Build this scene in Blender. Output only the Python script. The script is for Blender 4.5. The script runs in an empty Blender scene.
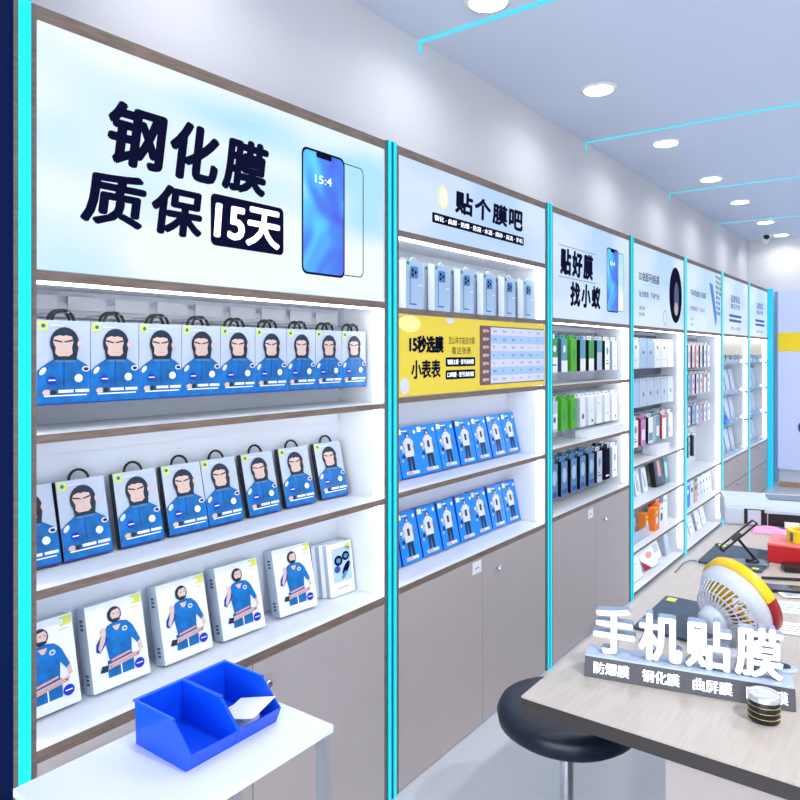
import bpy, bmesh, math, random
from mathutils import Vector, Matrix
random.seed(7)
R = math.radians
scn = bpy.context.scene
COL = scn.collection
PI = math.pi

# ------------------------------------------------------------------ materials
MATS = {}
def lin(c):
    return tuple((v / 12.92 if v <= 0.04045 else ((v + 0.055) / 1.055) ** 2.4) for v in [x / 255 for x in c])
def mat(name, rgb, rough=0.5, metal=0.0, emit=0.0, ergb=None, noise=0.0, nscale=30, stretch=None, alpha=1.0, trans=0.0, coat=0.0, ior=1.45):
    if name in MATS: return MATS[name]
    m = bpy.data.materials.new(name); m.use_nodes = True
    nt = m.node_tree; b = nt.nodes['Principled BSDF']
    c = lin(rgb)
    b.inputs['Base Color'].default_value = (*c, 1)
    b.inputs['Roughness'].default_value = rough
    b.inputs['Metallic'].default_value = metal
    b.inputs['IOR'].default_value = ior
    b.inputs['Alpha'].default_value = alpha
    b.inputs['Transmission Weight'].default_value = trans
    b.inputs['Coat Weight'].default_value = coat
    if emit:
        e = lin(ergb or rgb)
        b.inputs['Emission Color'].default_value = (*e, 1)
        b.inputs['Emission Strength'].default_value = emit
    if noise:
        tc = nt.nodes.new('ShaderNodeTexCoord'); mp = nt.nodes.new('ShaderNodeMapping')
        nz = nt.nodes.new('ShaderNodeTexNoise'); mx = nt.nodes.new('ShaderNodeMix'); mx.data_type = 'RGBA'
        if stretch: mp.inputs['Scale'].default_value = stretch
        nz.inputs['Scale'].default_value = nscale; nz.inputs['Detail'].default_value = 5
        mx.inputs[6].default_value = (*[max(0, v * (1 - noise)) for v in c], 1)
        mx.inputs[7].default_value = (*[min(1, v * (1 + noise)) for v in c], 1)
        rp = nt.nodes.new('ShaderNodeMapRange'); rp.inputs[1].default_value = .3; rp.inputs[2].default_value = .7
        L = nt.links.new
        L(tc.outputs['Object'], mp.inputs[0]); L(mp.outputs[0], nz.inputs['Vector'])
        L(nz.outputs['Fac'], rp.inputs[0]); L(rp.outputs[0], mx.inputs[0]); L(mx.outputs[2], b.inputs['Base Color'])
    MATS[name] = m
    return m

WALLP = mat('wall_paint', (210, 211, 216), .75, noise=.015, nscale=4)
CEILP = mat('ceiling_paint', (208, 220, 240), .8, noise=.01, nscale=4)
FLOORM = mat('floor_tile_gloss', (196, 200, 208), .18, noise=.04, nscale=2)
NAVY = mat('navy_panel', (2, 22, 66), .6)
NAVY.node_tree.nodes['Principled BSDF'].inputs['Specular IOR Level'].default_value = .1
WOOD = mat('walnut_edge', (116, 101, 90), .5, noise=.22, nscale=14, stretch=(1, 1, 9))
WOODH = mat('walnut_edge_long', (120, 104, 93), .5, noise=.25, nscale=14, stretch=(9, 1, 9))
TAUPE = mat('taupe_laminate', (178, 169, 168), .42, noise=.02, nscale=9)
WHITE = mat('white_laminate', (226, 230, 236), .4)
BACKW = mat('white_back_board', (226, 233, 243), .5)
CHROME = mat('chrome', (215, 215, 220), .18, 1.0)
BLACK = mat('black_plastic', (18, 19, 22), .35)
DARKS = mat('dark_box_side', (30, 36, 46), .4)
CYAN = mat('cyan_led', (0, 120, 130), .4, emit=.82, ergb=(0, 232, 244))
CYAN2 = mat('cyan_led_diffuser', (20, 150, 170), .4, emit=.8, ergb=(20, 205, 222))
TEAL = mat('teal_led_channel', (8, 96, 116), .35, emit=.25, ergb=(0, 130, 150))
CYANF = mat('cyan_led_far', (20, 120, 140), .4, emit=.78, ergb=(80, 218, 242))
CYANE = mat('cyan_led_end', (10, 110, 140), .4, emit=.75, ergb=(0, 205, 248))
LEDW = mat('white_led', (255, 255, 255), .4, emit=2.4, ergb=(246, 250, 255))
LEDT = mat('white_led_soft', (255, 255, 255), .4, emit=6.0, ergb=(246, 250, 255))
FILLS = mat('added_shelf_fill', (255, 255, 255), .4, emit=4.5, ergb=(246, 250, 255))  # glow of the added strips under the shelves
LAMP = mat('downlight_glow', (255, 255, 255), .4, emit=14, ergb=(255, 255, 255))
INK = mat('navy_ink', (10, 12, 44), .9)
INK.node_tree.nodes['Principled BSDF'].inputs['Specular IOR Level'].default_value = .05
INKG = mat('grey_blue_ink', (70, 88, 120), .5)
WHINK = mat('white_ink', (250, 250, 255), .5)
WHGLOW = mat('backlit_white_ink', (250, 250, 255), .5, emit=.8, ergb=(240, 246, 255))
YEL = mat('yellow_poster', (232, 208, 66), .55, emit=.08)
CREAM = mat('pale_yellow_ink', (248, 236, 150), .55, emit=.15)
IVORY = mat('ivory_board', (226, 220, 196), .55)
BROWN = mat('brown_ink', (122, 82, 76), .5)
SKYB = mat('pale_blue_ink', (170, 208, 245), .5)
PALEINK = mat('pale_lilac_ink', (222, 224, 245), .5)
BLUE1 = mat('jacket_blue', (0, 108, 184), .4, noise=.35, nscale=28)
BLUE2 = mat('deep_blue', (10, 60, 156), .4)
BLUE3 = mat('bright_blue_card', (14, 138, 240), .35)
BLUE4 = mat('royal_blue_side', (8, 50, 190), .35)
BINB = mat('bin_blue_plastic', (8, 82, 232), .3)
BINB2 = mat('bin_blue_rim', (10, 96, 245), .3)
SKIN = mat('printed_tan', (218, 190, 178), .5)
HAIR = mat('printed_dark_hair', (22, 40, 62), .5)
BOXG = mat('pale_grey_card', (186, 198, 216), .35)
BOXW = mat('white_card', (236, 240, 247), .35)
BOXS = mat('grey_card_side', (176, 190, 208), .4)
LIME = mat('lime_sticker', (214, 224, 96), .5)
ORNG = mat('orange_card', (240, 130, 34), .45)
REDC = mat('red_card', (214, 48, 32), .45)
DRED = mat('dark_red_card', (160, 22, 34), .45)
PINKI = mat('salmon_ink', (226, 160, 150), .5)
GRN = mat('green_card', (30, 150, 60), .4)
GRN2 = mat('bright_green_card', (70, 170, 20), .4)
TEALC = mat('teal_card', (70, 150, 170), .4)
PURP = mat('mauve_card', (196, 130, 190), .4)
LBLUE = mat('pale_blue_card', (172, 198, 224), .4)
STEEL = mat('steel_blue_ink', (70, 130, 180), .4)
GLASS = mat('clear_glass', (225, 240, 250), .03, alpha=.3, ior=1.45)
CLEARP = mat('clear_plastic', (205, 222, 246), .12, alpha=.5)
COUNTER = mat('greige_wood_worktop', (184, 174, 165), .35, noise=.07, nscale=9, stretch=(12, 1, 1))
CEDGE = mat('dark_worktop_edge', (52, 48, 48), .5)
MATD = mat('slate_cutting_mat', (60, 78, 96), .6, noise=.05, nscale=60)
FANW = mat('white_fan_plastic', (196, 202, 214), .35)
FANY = mat('yellow_fan_plastic', (236, 190, 14), .3)
FANR = mat('red_fan_plastic', (150, 20, 36), .3)
PRNW = mat('printer_white', (192, 201, 216), .35)
PRND = mat('printer_dark', (24, 26, 30), .3)
PRNS = mat('printer_slate', (92, 110, 130), .3)
PINKC = mat('pink_cloth', (244, 160, 200), .8, noise=.06, nscale=40)
REDB = mat('red_box', (200, 22, 30), .4)
REDT = mat('pink_red_lid', (238, 120, 120), .4)
TAPE = mat('yellow_tape', (232, 205, 30), .3)
SIGNB = mat('sign_base_slate', (66, 68, 76), .4)
SIGNL = mat('sign_base_ledge', (176, 192, 214), .25)
ACRY = mat('acrylic_letter_side', (138, 156, 184), .2)
LETF = mat('lit_letter_face', (200, 202, 206), .4, emit=.5, ergb=(248, 251, 255))
GOLD = mat('gold_tin', (190, 168, 110), .25, .8)
STOOL = mat('black_leather', (10, 22, 40), .35, noise=.3, nscale=80)
TINL = mat('tin_lid_silver', (205, 208, 212), .25, .7)
PAPER = mat('paper', (240, 242, 246), .7)
BASEB = mat('brown_baseboard', (176, 140, 120), .6)
GREYP = mat('grey_hanger', (120, 130, 145), .4)
RAILD = mat('slate_rail', (62, 84, 106), .45)
FRAMEG = mat('alu_frame', (190, 192, 198), .35, .6)

def signmat(name, a, b, scale, strength, seed):
    m = bpy.data.materials.new(name); m.use_nodes = True; nt = m.node_tree; p = nt.nodes['Principled BSDF']
    tc = nt.nodes.new('ShaderNodeTexCoord'); mp = nt.nodes.new('ShaderNodeMapping')
    mp.inputs['Location'].default_value = (seed, seed * 1.7, seed * .3); mp.inputs['Rotation'].default_value = (R(35), 0, 0)
    mp.inputs['Scale'].default_value = (1, 1, 2.6)
    nz = nt.nodes.new('ShaderNodeTexNoise'); nz.inputs['Scale'].default_value = scale; nz.inputs['Detail'].default_value = 1.2
    rp = nt.nodes.new('ShaderNodeMapRange'); rp.inputs[1].default_value = .32; rp.inputs[2].default_value = .54
    mx = nt.nodes.new('ShaderNodeMix'); mx.data_type = 'RGBA'
    mx.inputs[6].default_value = (*lin(a), 1); mx.inputs[7].default_value = (*lin(b), 1)
    L = nt.links.new
    L(tc.outputs['Object'], mp.inputs[0]); L(mp.outputs[0], nz.inputs['Vector']); L(nz.outputs['Fac'], rp.inputs[0]); L(rp.outputs[0], mx.inputs[0])
    L(mx.outputs[2], p.inputs['Emission Color']); p.inputs['Emission Strength'].default_value = strength
    p.inputs['Base Color'].default_value = (.06, .06, .07, 1); p.inputs['Roughness'].default_value = .3
    p.inputs['Specular IOR Level'].default_value = .2
    return m
SIGN1 = signmat('lightbox_film', (172, 226, 252), (240, 249, 255), 1.6, .84, 2.2)
SIGN2 = signmat('lightbox_film_blue', (180, 212, 250), (212, 230, 255), 1.2, .82, 4.1)
def phonemat():
    m = bpy.data.materials.new('printed_wallpaper'); m.use_nodes = True; nt = m.node_tree; p = nt.nodes['Principled BSDF']
    tc = nt.nodes.new('ShaderNodeTexCoord'); nz = nt.nodes.new('ShaderNodeTexNoise'); nz.inputs['Scale'].default_value = 3.2; nz.inputs['Distortion'].default_value = .9
    cr = nt.nodes.new('ShaderNodeValToRGB'); e = cr.color_ramp.elements
    e[0].position = .36; e[0].color = (*lin((30, 60, 225)), 1); e[1].position = .66; e[1].color = (*lin((235, 248, 255)), 1)
    k = cr.color_ramp.elements.new(.47); k.color = (*lin((30, 130, 240)), 1)
    k = cr.color_ramp.elements.new(.56); k.color = (*lin((70, 210, 250)), 1)
    L = nt.links.new; L(tc.outputs['Object'], nz.inputs['Vector']); L(nz.outputs['Fac'], cr.inputs[0]); L(cr.outputs[0], p.inputs['Emission Color'])
    p.inputs['Emission Strength'].default_value = .8; p.inputs['Base Color'].default_value = (.05, .05, .1, 1)
    return m
PHONEPIC = phonemat()

# ------------------------------------------------------------------ mesh builder
class MB:
    def __init__(s): s.v = []; s.f = []; s.m = []; s.mats = []; s.smooth = []
    def mi(s, m):
        if m not in s.mats: s.mats.append(m)
        return s.mats.index(m)
    def add(s, vs, fs, m, smooth=False, M=None):
        o = len(s.v)
        s.v += [tuple(M @ Vector(v)) if M else tuple(v) for v in vs]
        i = s.mi(m)
        for f in fs: s.f.append([o + k for k in f]); s.m.append(i); s.smooth.append(smooth)
        return s
    def box(s, x0, x1, y0, y1, z0, z1, m, M=None):
        x0, x1 = sorted((x0, x1)); y0, y1 = sorted((y0, y1)); z0, z1 = sorted((z0, z1))
        vs = [(x0,y0,z0),(x1,y0,z0),(x1,y1,z0),(x0,y1,z0),(x0,y0,z1),(x1,y0,z1),(x1,y1,z1),(x0,y1,z1)]
        return s.add(vs, [(0,3,2,1),(4,5,6,7),(0,1,5,4),(1,2,6,5),(2,3,7,6),(3,0,4,7)], m, M=M)
    def prism(s, pts, a, b, m, axis='x', M=None, smooth=False):
        """pts: 2D outline; extruded between a and b along axis (x: pts=(y,z); y: pts=(x,z); z: pts=(x,y))"""
        n = len(pts)
        def P(p, t): return (t, p[0], p[1]) if axis == 'x' else (p[0], t, p[1]) if axis == 'y' else (p[0], p[1], t)
        vs = [P(p, a) for p in pts] + [P(p, b) for p in pts]
        s.add(vs, [tuple(range(n))[::-1], tuple(range(n, 2 * n))], m, M=M)
        s.add(vs, [(i, (i + 1) % n, n + (i + 1) % n, n + i) for i in range(n)], m, smooth, M=M)
        return s
    def lathe(s, prof, c, m, n=24, M=None, smooth=True):
        vs = []; fs = []
        for r, z in prof:
            for k in range(n):
                a = 2 * PI * k / n; vs.append((c[0] + r * math.cos(a), c[1] + r * math.sin(a), c[2] + z))
        for j in range(len(prof) - 1):
            for k in range(n):
                fs.append((j * n + k, j * n + (k + 1) % n, (j + 1) * n + (k + 1) % n, (j + 1) * n + k))
        s.add(vs, fs, m, smooth, M)
        s.add([vs[k] for k in range(n)], [tuple(range(n))[::-1]], m, False, M)
        o = (len(prof) - 1) * n
        s.add([vs[o + k] for k in range(n)], [tuple(range(n))], m, False, M)
        return s
    def tube(s, pts, r, m, n=8, closed=False, M=None):
        pts = [Vector(p) for p in pts]; N = len(pts); vs = []; fs = []
        up = None
        for i, p in enumerate(pts):
            a = pts[(i - 1) % N] if (closed or i > 0) else p
            b = pts[(i + 1) % N] if (closed or i < N - 1) else p
            t = (b - a).normalized()
            if up is None: up = Vector((0, 0, 1)) if abs(t.z) < .9 else Vector((1, 0, 0))
            u = (up - t * up.dot(t)).normalized(); w = t.cross(u); up = u
            for k in range(n):
                an = 2 * PI * k / n; vs.append(tuple(p + u * (r * math.cos(an)) + w * (r * math.sin(an))))
        for i in range(N if closed else N - 1):
            j = (i + 1) % N
            for k in range(n): fs.append((i * n + k, i * n + (k + 1) % n, j * n + (k + 1) % n, j * n + k))
        s.add(vs, fs, m, True, M)
        if not closed: s.add(vs, [tuple(range(n))[::-1], tuple(range((N - 1) * n, N * n))], m, False, M)
        return s
    def flat(s, pts, x, m, M=None):
        """flat polygon facing +x; pts=(y,z) counter clockwise seen from +x"""
        return s.add([(x, p[0], p[1]) for p in pts], [tuple(range(len(pts)))], m, M=M)
    def build(s, name, parent=None, bevel=0):
        me = bpy.data.meshes.new(name); me.from_pydata(s.v, [], s.f)
        for m in s.mats: me.materials.append(m)
        me.polygons.foreach_set('material_index', s.m); me.polygons.foreach_set('use_smooth', s.smooth)
        if bevel:
            bm = bmesh.new(); bm.from_mesh(me); bmesh.ops.remove_doubles(bm, verts=bm.verts, dist=1e-6)
            es = [e for e in bm.edges if e.is_manifold and len(e.link_faces) == 2 and e.calc_face_angle(0) > .6]
            bmesh.ops.bevel(bm, geom=es, offset=bevel, segments=2, affect='EDGES', profile=.6); bm.to_mesh(me); bm.free()
        me.update()
        o = bpy.data.objects.new(name, me); COL.objects.link(o)
        if parent: o.parent = parent
        return o
def ell(cx, cy, rx, ry, n=14, rot=0):
    c, q = math.cos(rot), math.sin(rot); out = []
    for k in range(n):
        a = 2 * PI * k / n; x = rx * math.cos(a); y = ry * math.sin(a)
        out.append((cx + x * c - y * q, cy + x * q + y * c))
    return out
def rect(a, b, c, d): return [(a, b), (c, b), (c, d), (a, d)]
def rrect(a, b, c, d, r, n=4):
    out = []
    for (cx, cy, s) in ((c - r, b + r, -90), (c - r, d - r, 0), (a + r, d - r, 90), (a + r, b + r, 180)):
        for k in range(n + 1):
            t = R(s + 90 * k / n); out.append((cx + r * math.cos(t), cy + r * math.sin(t)))
    return out

def tag(o, label, cat, group=None):
    o['label'] = label; o['category'] = cat
    if group: o['group'] = group
    return o
def struct(o): o['kind'] = 'structure'; return o
def empty(name, loc=(0, 0, 0), rot=(0, 0, 0)):
    o = bpy.data.objects.new(name, None); COL.objects.link(o); o.location = loc; o.rotation_euler = rot; o.empty_display_size = .05
    return o
def copy_tree(o, parent=None):
    c = o.copy(); COL.objects.link(c); c.parent = parent
    for ch in [x for x in list(COL.objects) if x.parent == o]: copy_tree(ch, c)
    return c

# text to polygons --------------------------------------------------
_tc = {}
def glyphs(s, bold=0.0, extrude=0.0, bevel=0.0):
    key = (s, bold, extrude)
    if key in _tc: return _tc[key]
    cu = bpy.data.curves.new('lettering_curve', 'FONT'); cu.body = s; cu.size = 1; cu.offset = bold; cu.extrude = extrude; cu.resolution_u = 3
    cu.fill_mode = 'BOTH' if extrude else 'FRONT'
    ob = bpy.data.objects.new('lettering_curve', cu); COL.objects.link(ob)
    dg = bpy.context.evaluated_depsgraph_get(); dg.update()
    me = bpy.data.meshes.new_from_object(ob.evaluated_get(dg))
    vs = [tuple(v.co) for v in me.vertices]; fs = [tuple(p.vertices) for p in me.polygons]; ns = [tuple(p.normal) for p in me.polygons]
    bpy.data.objects.remove(ob); bpy.data.curves.remove(cu); bpy.data.meshes.remove(me)
    _tc[key] = (vs, fs, ns)
    return _tc[key]
DIRS8 = [(0, 0), (1, 0), (-1, 0), (0, 1), (0, -1), (.7, .7), (-.7, .7), (.7, -.7), (-.7, -.7)]
def text(mb, s, y0, z0, y1, z1, x, m, bold=0.02, shear=0.0, M=None):
    """lettering fitted to a rectangle; heavy strokes come from offset repeats of the outline"""
    vs, fs, ns = glyphs(s, 0)
    if not vs: return
    a = min(v[0] for v in vs); b = max(v[0] for v in vs); c = min(v[1] for v in vs); d = max(v[1] for v in vs)
    H = z1 - z0; dz = bold * H; dy = bold * H * 1.35
    dirs = DIRS8 if bold and H > .03 else (DIRS8[:3] if bold else DIRS8[:1])
    fl = [f if n[2] > 0 else f[::-1] for f, n in zip(fs, ns)]
    for k, (p, r) in enumerate(dirs):
        out = []
        for v in vs:
            q = (v[1] - c) / (d - c)
            out.append((x + k * .00003, y0 + dy + (v[0] - a) / (b - a) * (y1 - y0 - 2 * dy) + shear * (q - .5) * H + p * dy, z0 + dz + q * (H - 2 * dz) + r * dz))
        mb.add(out, fl, m, M=M)

# ------------------------------------------------------------------ camera
CAMZ = 1.55
F = 710.0; HOR = 353.0; VPX = 930.0
yaw = math.atan((VPX - 400) / F)
cam = bpy.data.cameras.new('camera'); camo = bpy.data.objects.new('camera', cam); COL.objects.link(camo)
camo.location = (0, 0, CAMZ); camo.rotation_euler = (PI / 2, 0, yaw)
cam.sensor_width = 36; cam.lens = F / 800 * 36; cam.shift_y = -(400 - HOR) / 800; cam.shift_x = 0
cam.clip_start = .05
scn.camera = camo
CY, SY = math.cos(yaw), math.sin(yaw)
def at(px, py, z):
    """the point at height z (world) seen at a pixel of the photograph, used to survey the place"""
    d = F * (CAMZ - z) / (py - HOR); l = (px - 400) / F * d
    return (-SY * d + CY * l, CY * d + SY * l)

# ------------------------------------------------------------------ room
XF = -1.5          # front plane of the cabinets
XB = -1.715        # inner back board
XW = -1.75         # wall
CEIL = 2.885; YB = 9.28; XR = 2.6; YF = -2.4
POST = [.700, 1.959, 3.232, 4.435, 5.66, 6.86, 8.04, 9.12]
struct(MB().box(XW - .1, XR + .1, YF - .1, YB + .1, -.1, 0, FLOORM).build('floor'))
struct(MB().box(XW - .1, XR + .1, YF - .1, YB + .1, CEIL, CEIL + .1, CEILP).build('ceiling'))
struct(MB().box(XW - .1, XW, YF - .1, YB + .1, 0, CEIL, WALLP).build('wall_left'))
struct(MB().box(XR, XR + .1, YF - .1, YB + .1, 0, CEIL, WALLP).build('wall_right'))
struct(MB().box(XW, XR, YB, YB + .1, 0, CEIL, WALLP).build('wall_back'))
b = MB()   # unseen shopfront wall behind the camera, left open to let world light in
b.box(XW, XR, YF - .1, YF, 2.6, CEIL, WALLP).box(XW, XW + .2, YF - .1, YF, 0, 2.6, WALLP).box(XR - .2, XR, YF - .1, YF, 0, 2.6, WALLP)
struct(b.build('wall_front'))
b = MB()
for k in range(5):
    y = XW + .2 + k * (XR - XW - .44) / 4; b.box(y, y + .04, YF - .08, YF - .03, 0, 2.6, FRAMEG)
b.box(XW + .2, XR - .2, YF - .08, YF - .03, 2.56, 2.6, FRAMEG).box(XW + .2, XR - .2, YF - .08, YF - .03, 0, .05, FRAMEG)
struct(b.build('window_1'))  # bare frame in that unseen opening
struct(MB().box(XF + .1, XR, YB - .015, YB, 0, .06, BASEB).build('baseboard_back'))
struct(MB().box(XW, -1.5, -.4, .6895, 0, CEIL, NAVY).build('pillar'))

# ceiling LED lines
ordn = ['first', 'second', 'third', 'fourth', 'fifth', 'sixth', 'seventh', 'eighth', 'ninth', 'tenth']
for i, y in enumerate((2.487, 4.317, 6.106, 7.84)):
    b = MB().box(XW, XR, y - .014, y + .014, CEIL - .004, CEIL, CYANF)
    b.box(XW, XW + .004, y - .009, y + .009, CEIL - .05, CEIL - .004, CYANF)  # short drop down the wall stands in for the line's glow
    tag(b.build('ceiling_light_strip'), ['cyan light line across the ceiling, the one closest to the camera', 'cyan light line on the ceiling, second out from the camera',
        'cyan light line on the ceiling, third out from the camera', 'cyan light line on the ceiling, the one deepest in the shop'][i], 'light strip', 'cyan light lines across the ceiling')
def spotlight(x, y, p, lab):
    t = empty('downlight', (x, y, CEIL)); tag(t, lab, 'ceiling light', 'round white ceiling downlights')
    b = MB().lathe([(.066, -.006), (.092, -.004), (.094, 0)], (0, 0, 0), WHITE, 32); b.build('trim_ring', t)
    MB().lathe([(.070, -.0085), (.070, -.0062)], (0, 0, 0), LAMP, 32).build('lens', t)
    l = bpy.data.lights.new('downlight_lamp', 'AREA'); l.shape = 'DISK'; l.size = .13; l.energy = p; l.color = (1, .985, .965); l.spread = R(150)
    lo = bpy.data.objects.new('downlight_lamp', l); COL.objects.link(lo); lo.parent = t; lo.location = (0, 0, -.012)
LY = [1.22, 2.36, 3.483, 4.627, 5.785, 6.82, 8.03, 9.0]
for i, y in enumerate(LY):
    w = ordn[i - 1] if i else None
    lab = 'white ceiling downlight above the widest cabinet, before all the others' if i == 0 else \
        f'round white downlight, {w} seen in the ceiling row going into the shop'
    spotlight(-1.345, y, 2.2, lab)
for i, y in enumerate((1.2, 3.4, 5.6, 7.8)):  # added row out of view, supplies general fill light
    spotlight(.9, y, 30, f'added unseen downlight above the shop floor, {ordn[i]} of the row away from the cabinets')

# ------------------------------------------------------------------ cabinets
def cabinet(i, label):
    y0, y1 = POST[i], POST[i + 1]
    t = empty('display_cabinet', (XW + .001, (y0 + y1) / 2, 0))
    tag(t, label, 'display cabinet', 'wall of lit display cabinets')
    t['y0'] = y0; t['y1'] = y1
    return t
def part(mb, name, t, bevel=0):
    """parts are measured in room coordinates and stored relative to their thing"""
    o = t.location
    mb.v = [(v[0] - o.x, v[1] - o.y, v[2] - o.z) for v in mb.v]
    return mb.build(name, t, bevel)
def subpart(mb, name, t, parent):
    o = part(mb, name, t); o.parent = parent
    return o

CABLAB = ['widest display cabinet, under the big backlit sign reading 15, beside the navy pillar',
          'display cabinet with the yellow poster in its middle and grey doors below',
          'display cabinet holding green and black hanging packs over grey doors',
          'open display cabinet with orange boxes and red leaflets on its low shelves',
          'open display cabinet with red edged packs, ending beside the printer',
          'glass shelved display cabinet holding the small blue item, with drawers below',
          'last glass shelved display cabinet, against the back wall']
CAB = []
TOP = 2.28
def z_of(i): return None
GAPW = .028
for i in range(7):
    t = cabinet(i, CABLAB[i]); CAB.append(t)
    y0, y1 = POST[i] + (.0255 if i == 0 else .028), POST[i + 1] - .028       # outer faces of the box
    W = WOOD
    part(MB().box(XW + .002, XF, y0, y1, TOP - .03, TOP, WOODH), 'top_panel', t)
    # side panels: walnut front edge, white inside
    th = .0105 if i == 0 else .014
    for (a, c, yi) in ((y0, y0 + th, y0 + th), (y1 - th, y1, y1 - th)):
        m = MB().box(XW + .002, XF - .0005, a, c, .0, TOP - .03, WHITE)
        m.box(XF - .0005, XF + .001, a, c, .0, TOP - .03, WOOD)
        part(m, 'side_panel', t)
    part(MB().box(XW + .002, XB, y0 + th, y1 - th, .03, TOP - .03, BACKW), 'back_panel', t)
    ya, yb = y0 + th, y1 - th
    t['ya'] = ya; t['yb'] = yb
    zs = 1.984 if i == 1 else 1.725
    # light box sign body
    m = MB().box(XB + .004, XF - .006, ya, yb, zs, TOP - .031, FRAMEG)
    part(m, 'sign_housing', t)
    part(MB().box(XB + .001, XF - .003, ya, yb, zs - .022, zs - .0005, WHITE).box(XF - .003, XF, ya, yb, zs - .022, zs - .0005, WOODH), 'sign_rail', t)
    part(MB().box(XF - .030, XF - .010, ya + .01, yb - .01, zs - .027, zs - .0225, LEDT), 'light_strip', t)
    # vertical white LED on the inner side panel, and cyan posts
    zl = {0: .72, 1: .73, 2: .745, 3: .07, 4: .07, 5: .58, 6: .58}[i]
    part(MB().box(XF - .045, XF - .015, yb - .006, yb - .001, zl, zs - .035, LEDW), 'light_strip', t)
    part(MB().box(XF - .045, XF - .015, ya + .001, ya + .006, zl, zs - .035, LEDW), 'light_strip', t)  # added strip facing away from the camera, brightens the interior
    cy = CYAN if i == 0 else (CYAN2 if i < 3 else CYANF)
    if i == 0:
        part(MB().box(XF - .01, XF + .006, POST[0] - .0005, POST[0] + .0225, 0, TOP, cy), 'cyan_light_strip', t)
        part(MB().box(XW + .002, XF, POST[0] - .0102, POST[0] + .0252, 0, TOP + .3, WOOD), 'post', t)
    e = POST[i + 1]
    if i < 3:
        m = MB().box(XF - .012, XF + .004, e - .027, e - .0035, 0, TOP + .004, TEAL)
        m.box(XF + .004, XF + .007, e - .022, e - .0085, 0, TOP + .004, CYAN2)
        part(m, 'cyan_light_strip', t)
        m = MB().box(XF - .012, XF + .004, e + .0035, e + .027, 0, TOP + .004, TEAL)
        m.box(XF + .004, XF + .007, e + .008, e + .0215, 0, TOP + .004, CYAN2)
        part(m, 'cyan_light_strip', t)
    elif i < 6:
        part(MB().box(XF - .012, XF + .006, e - .027, e + .027, 0, TOP + .01, CYANF), 'cyan_light_strip', t)
    else:
        part(MB().box(XF - .02, XF + .05, e - .027, e + .02, 0, TOP + .01, CYANE), 'cyan_light_strip', t)
def front_sign(i, z0, z1, film):
    t = CAB[i]; ya, yb = t['ya'], t['yb']
    return part(MB().box(XF - .0058, XF - .002, ya + .004, yb - .004, z0 + .002, z1, film), 'sign_panel', t)
SX = XF - .0015
def shelf(i, z, th=.018, back=XB, m=None, edge=WOODH):
    t = CAB[i]; ya, yb = t['ya'], t['yb']
    b = MB().box(back + .001, XF - .003, ya, yb, z - th, z, m or WHITE)
    b.box(XF - .003, XF, ya, yb, z - th, z, edge)
    if z > .1 and i < 5: part(MB().box(XF - .07, XF - .05, ya + .02, yb - .02, z - th - .003, z - th - .0003, FILLS), 'light_strip', t)  # added hidden strip under each shelf, brightens the row below
    return part(b, 'shelf', t)
def doors(i, z0, z1, splits, knob=None, tagat=None):
    t = CAB[i]; ya, yb = t['ya'], t['yb']; ys = [ya] + splits + [yb]
    for k in range(len(ys) - 1):
        d = part(MB().box(XF - .02, XF, ys[k] + .0015, ys[k + 1] - .0015, z0, z1, TAUPE), 'door', t)
        if knob is not None and k == knob[0]:
            m = MB(); M = Matrix.Translation((XF, knob[1], knob[2])) @ Matrix.Rotation(PI / 2, 4, 'Y')
            m.lathe([(.004, 0), (.004, .012), (.011, .014), (.013, .02), (.009, .026)], (0, 0, 0), CHROME, 16, M)
            subpart(m, 'knob', t, d)
        if tagat is not None and k == tagat[0]:
            m = MB().box(XF + .0005, XF + .0015, tagat[1], tagat[1] + .07, tagat[2] - .05, tagat[2], BOXW)
            m.flat(rect(tagat[1] + .02, tagat[2] - .03, tagat[1] + .05, tagat[2] - .026), XF + .0017, INKG)
            subpart(m, 'paper_tag', t, d)

# bay 1
shelf(0, 1.377); shelf(0, 1.05, .019); shelf(0, .713, .023)
doors(0, .006, .688, [1.33], knob=(1, 1.370, .625))
# bay 2
shelf(1, 1.71, .02); shelf(1, 1.392, .02); shelf(1, 1.056); shelf(1, .72, .02)
doors(1, .006, .698, [2.587], knob=(1, 2.70, .625), tagat=(0, 2.505, .69))
# bay 3
shelf(2, 1.387); shelf(2, 1.07); shelf(2, .73, .02)
doors(2, .006, .708, [3.84], knob=(1, 3.95, .60), tagat=(0, 3.73, .69))
for z in (.83, .56, .286, .03): shelf(3, z, .014, edge=WOODH)
for z in (.57, .31, .03): shelf(4, z, .014)
def drawers(i):
    t = CAB[i]; ya, yb = t['ya'], t['yb']
    for (z0, z1) in ((.32, .545), (.01, .313)):
        d = part(MB().box(XF - .02, XF, ya + .002, yb - .002, z0, z1, TAUPE), 'drawer', t)
        subpart(MB().box(XF + .0002, XF + .012, (ya + yb) / 2 - .05, (ya + yb) / 2 + .05, z1 - .035, z1 - .025, CHROME), 'handle', t, d)
for i in (5, 6):
    drawers(i); shelf(i, .56, .012)
    t = CAB[i]; ya, yb = t['ya'], t['yb']
    for z in (1.444, 1.156, .873):
        part(MB().box(XB + .002, XF - .02, ya + .002, yb - .002, z - .008, z, GLASS), 'glass_shelf', t)
        part(MB().box(XF - .03, XF - .005, yb - .045, yb - .0065, z - .014, z + .004, GREYP), 'shelf_bracket', t)
    part(MB().box(-1.552, -1.546, ya + .002, yb - .05, 1.53, 1.695, IVORY), 'cream_panel', t)

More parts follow.
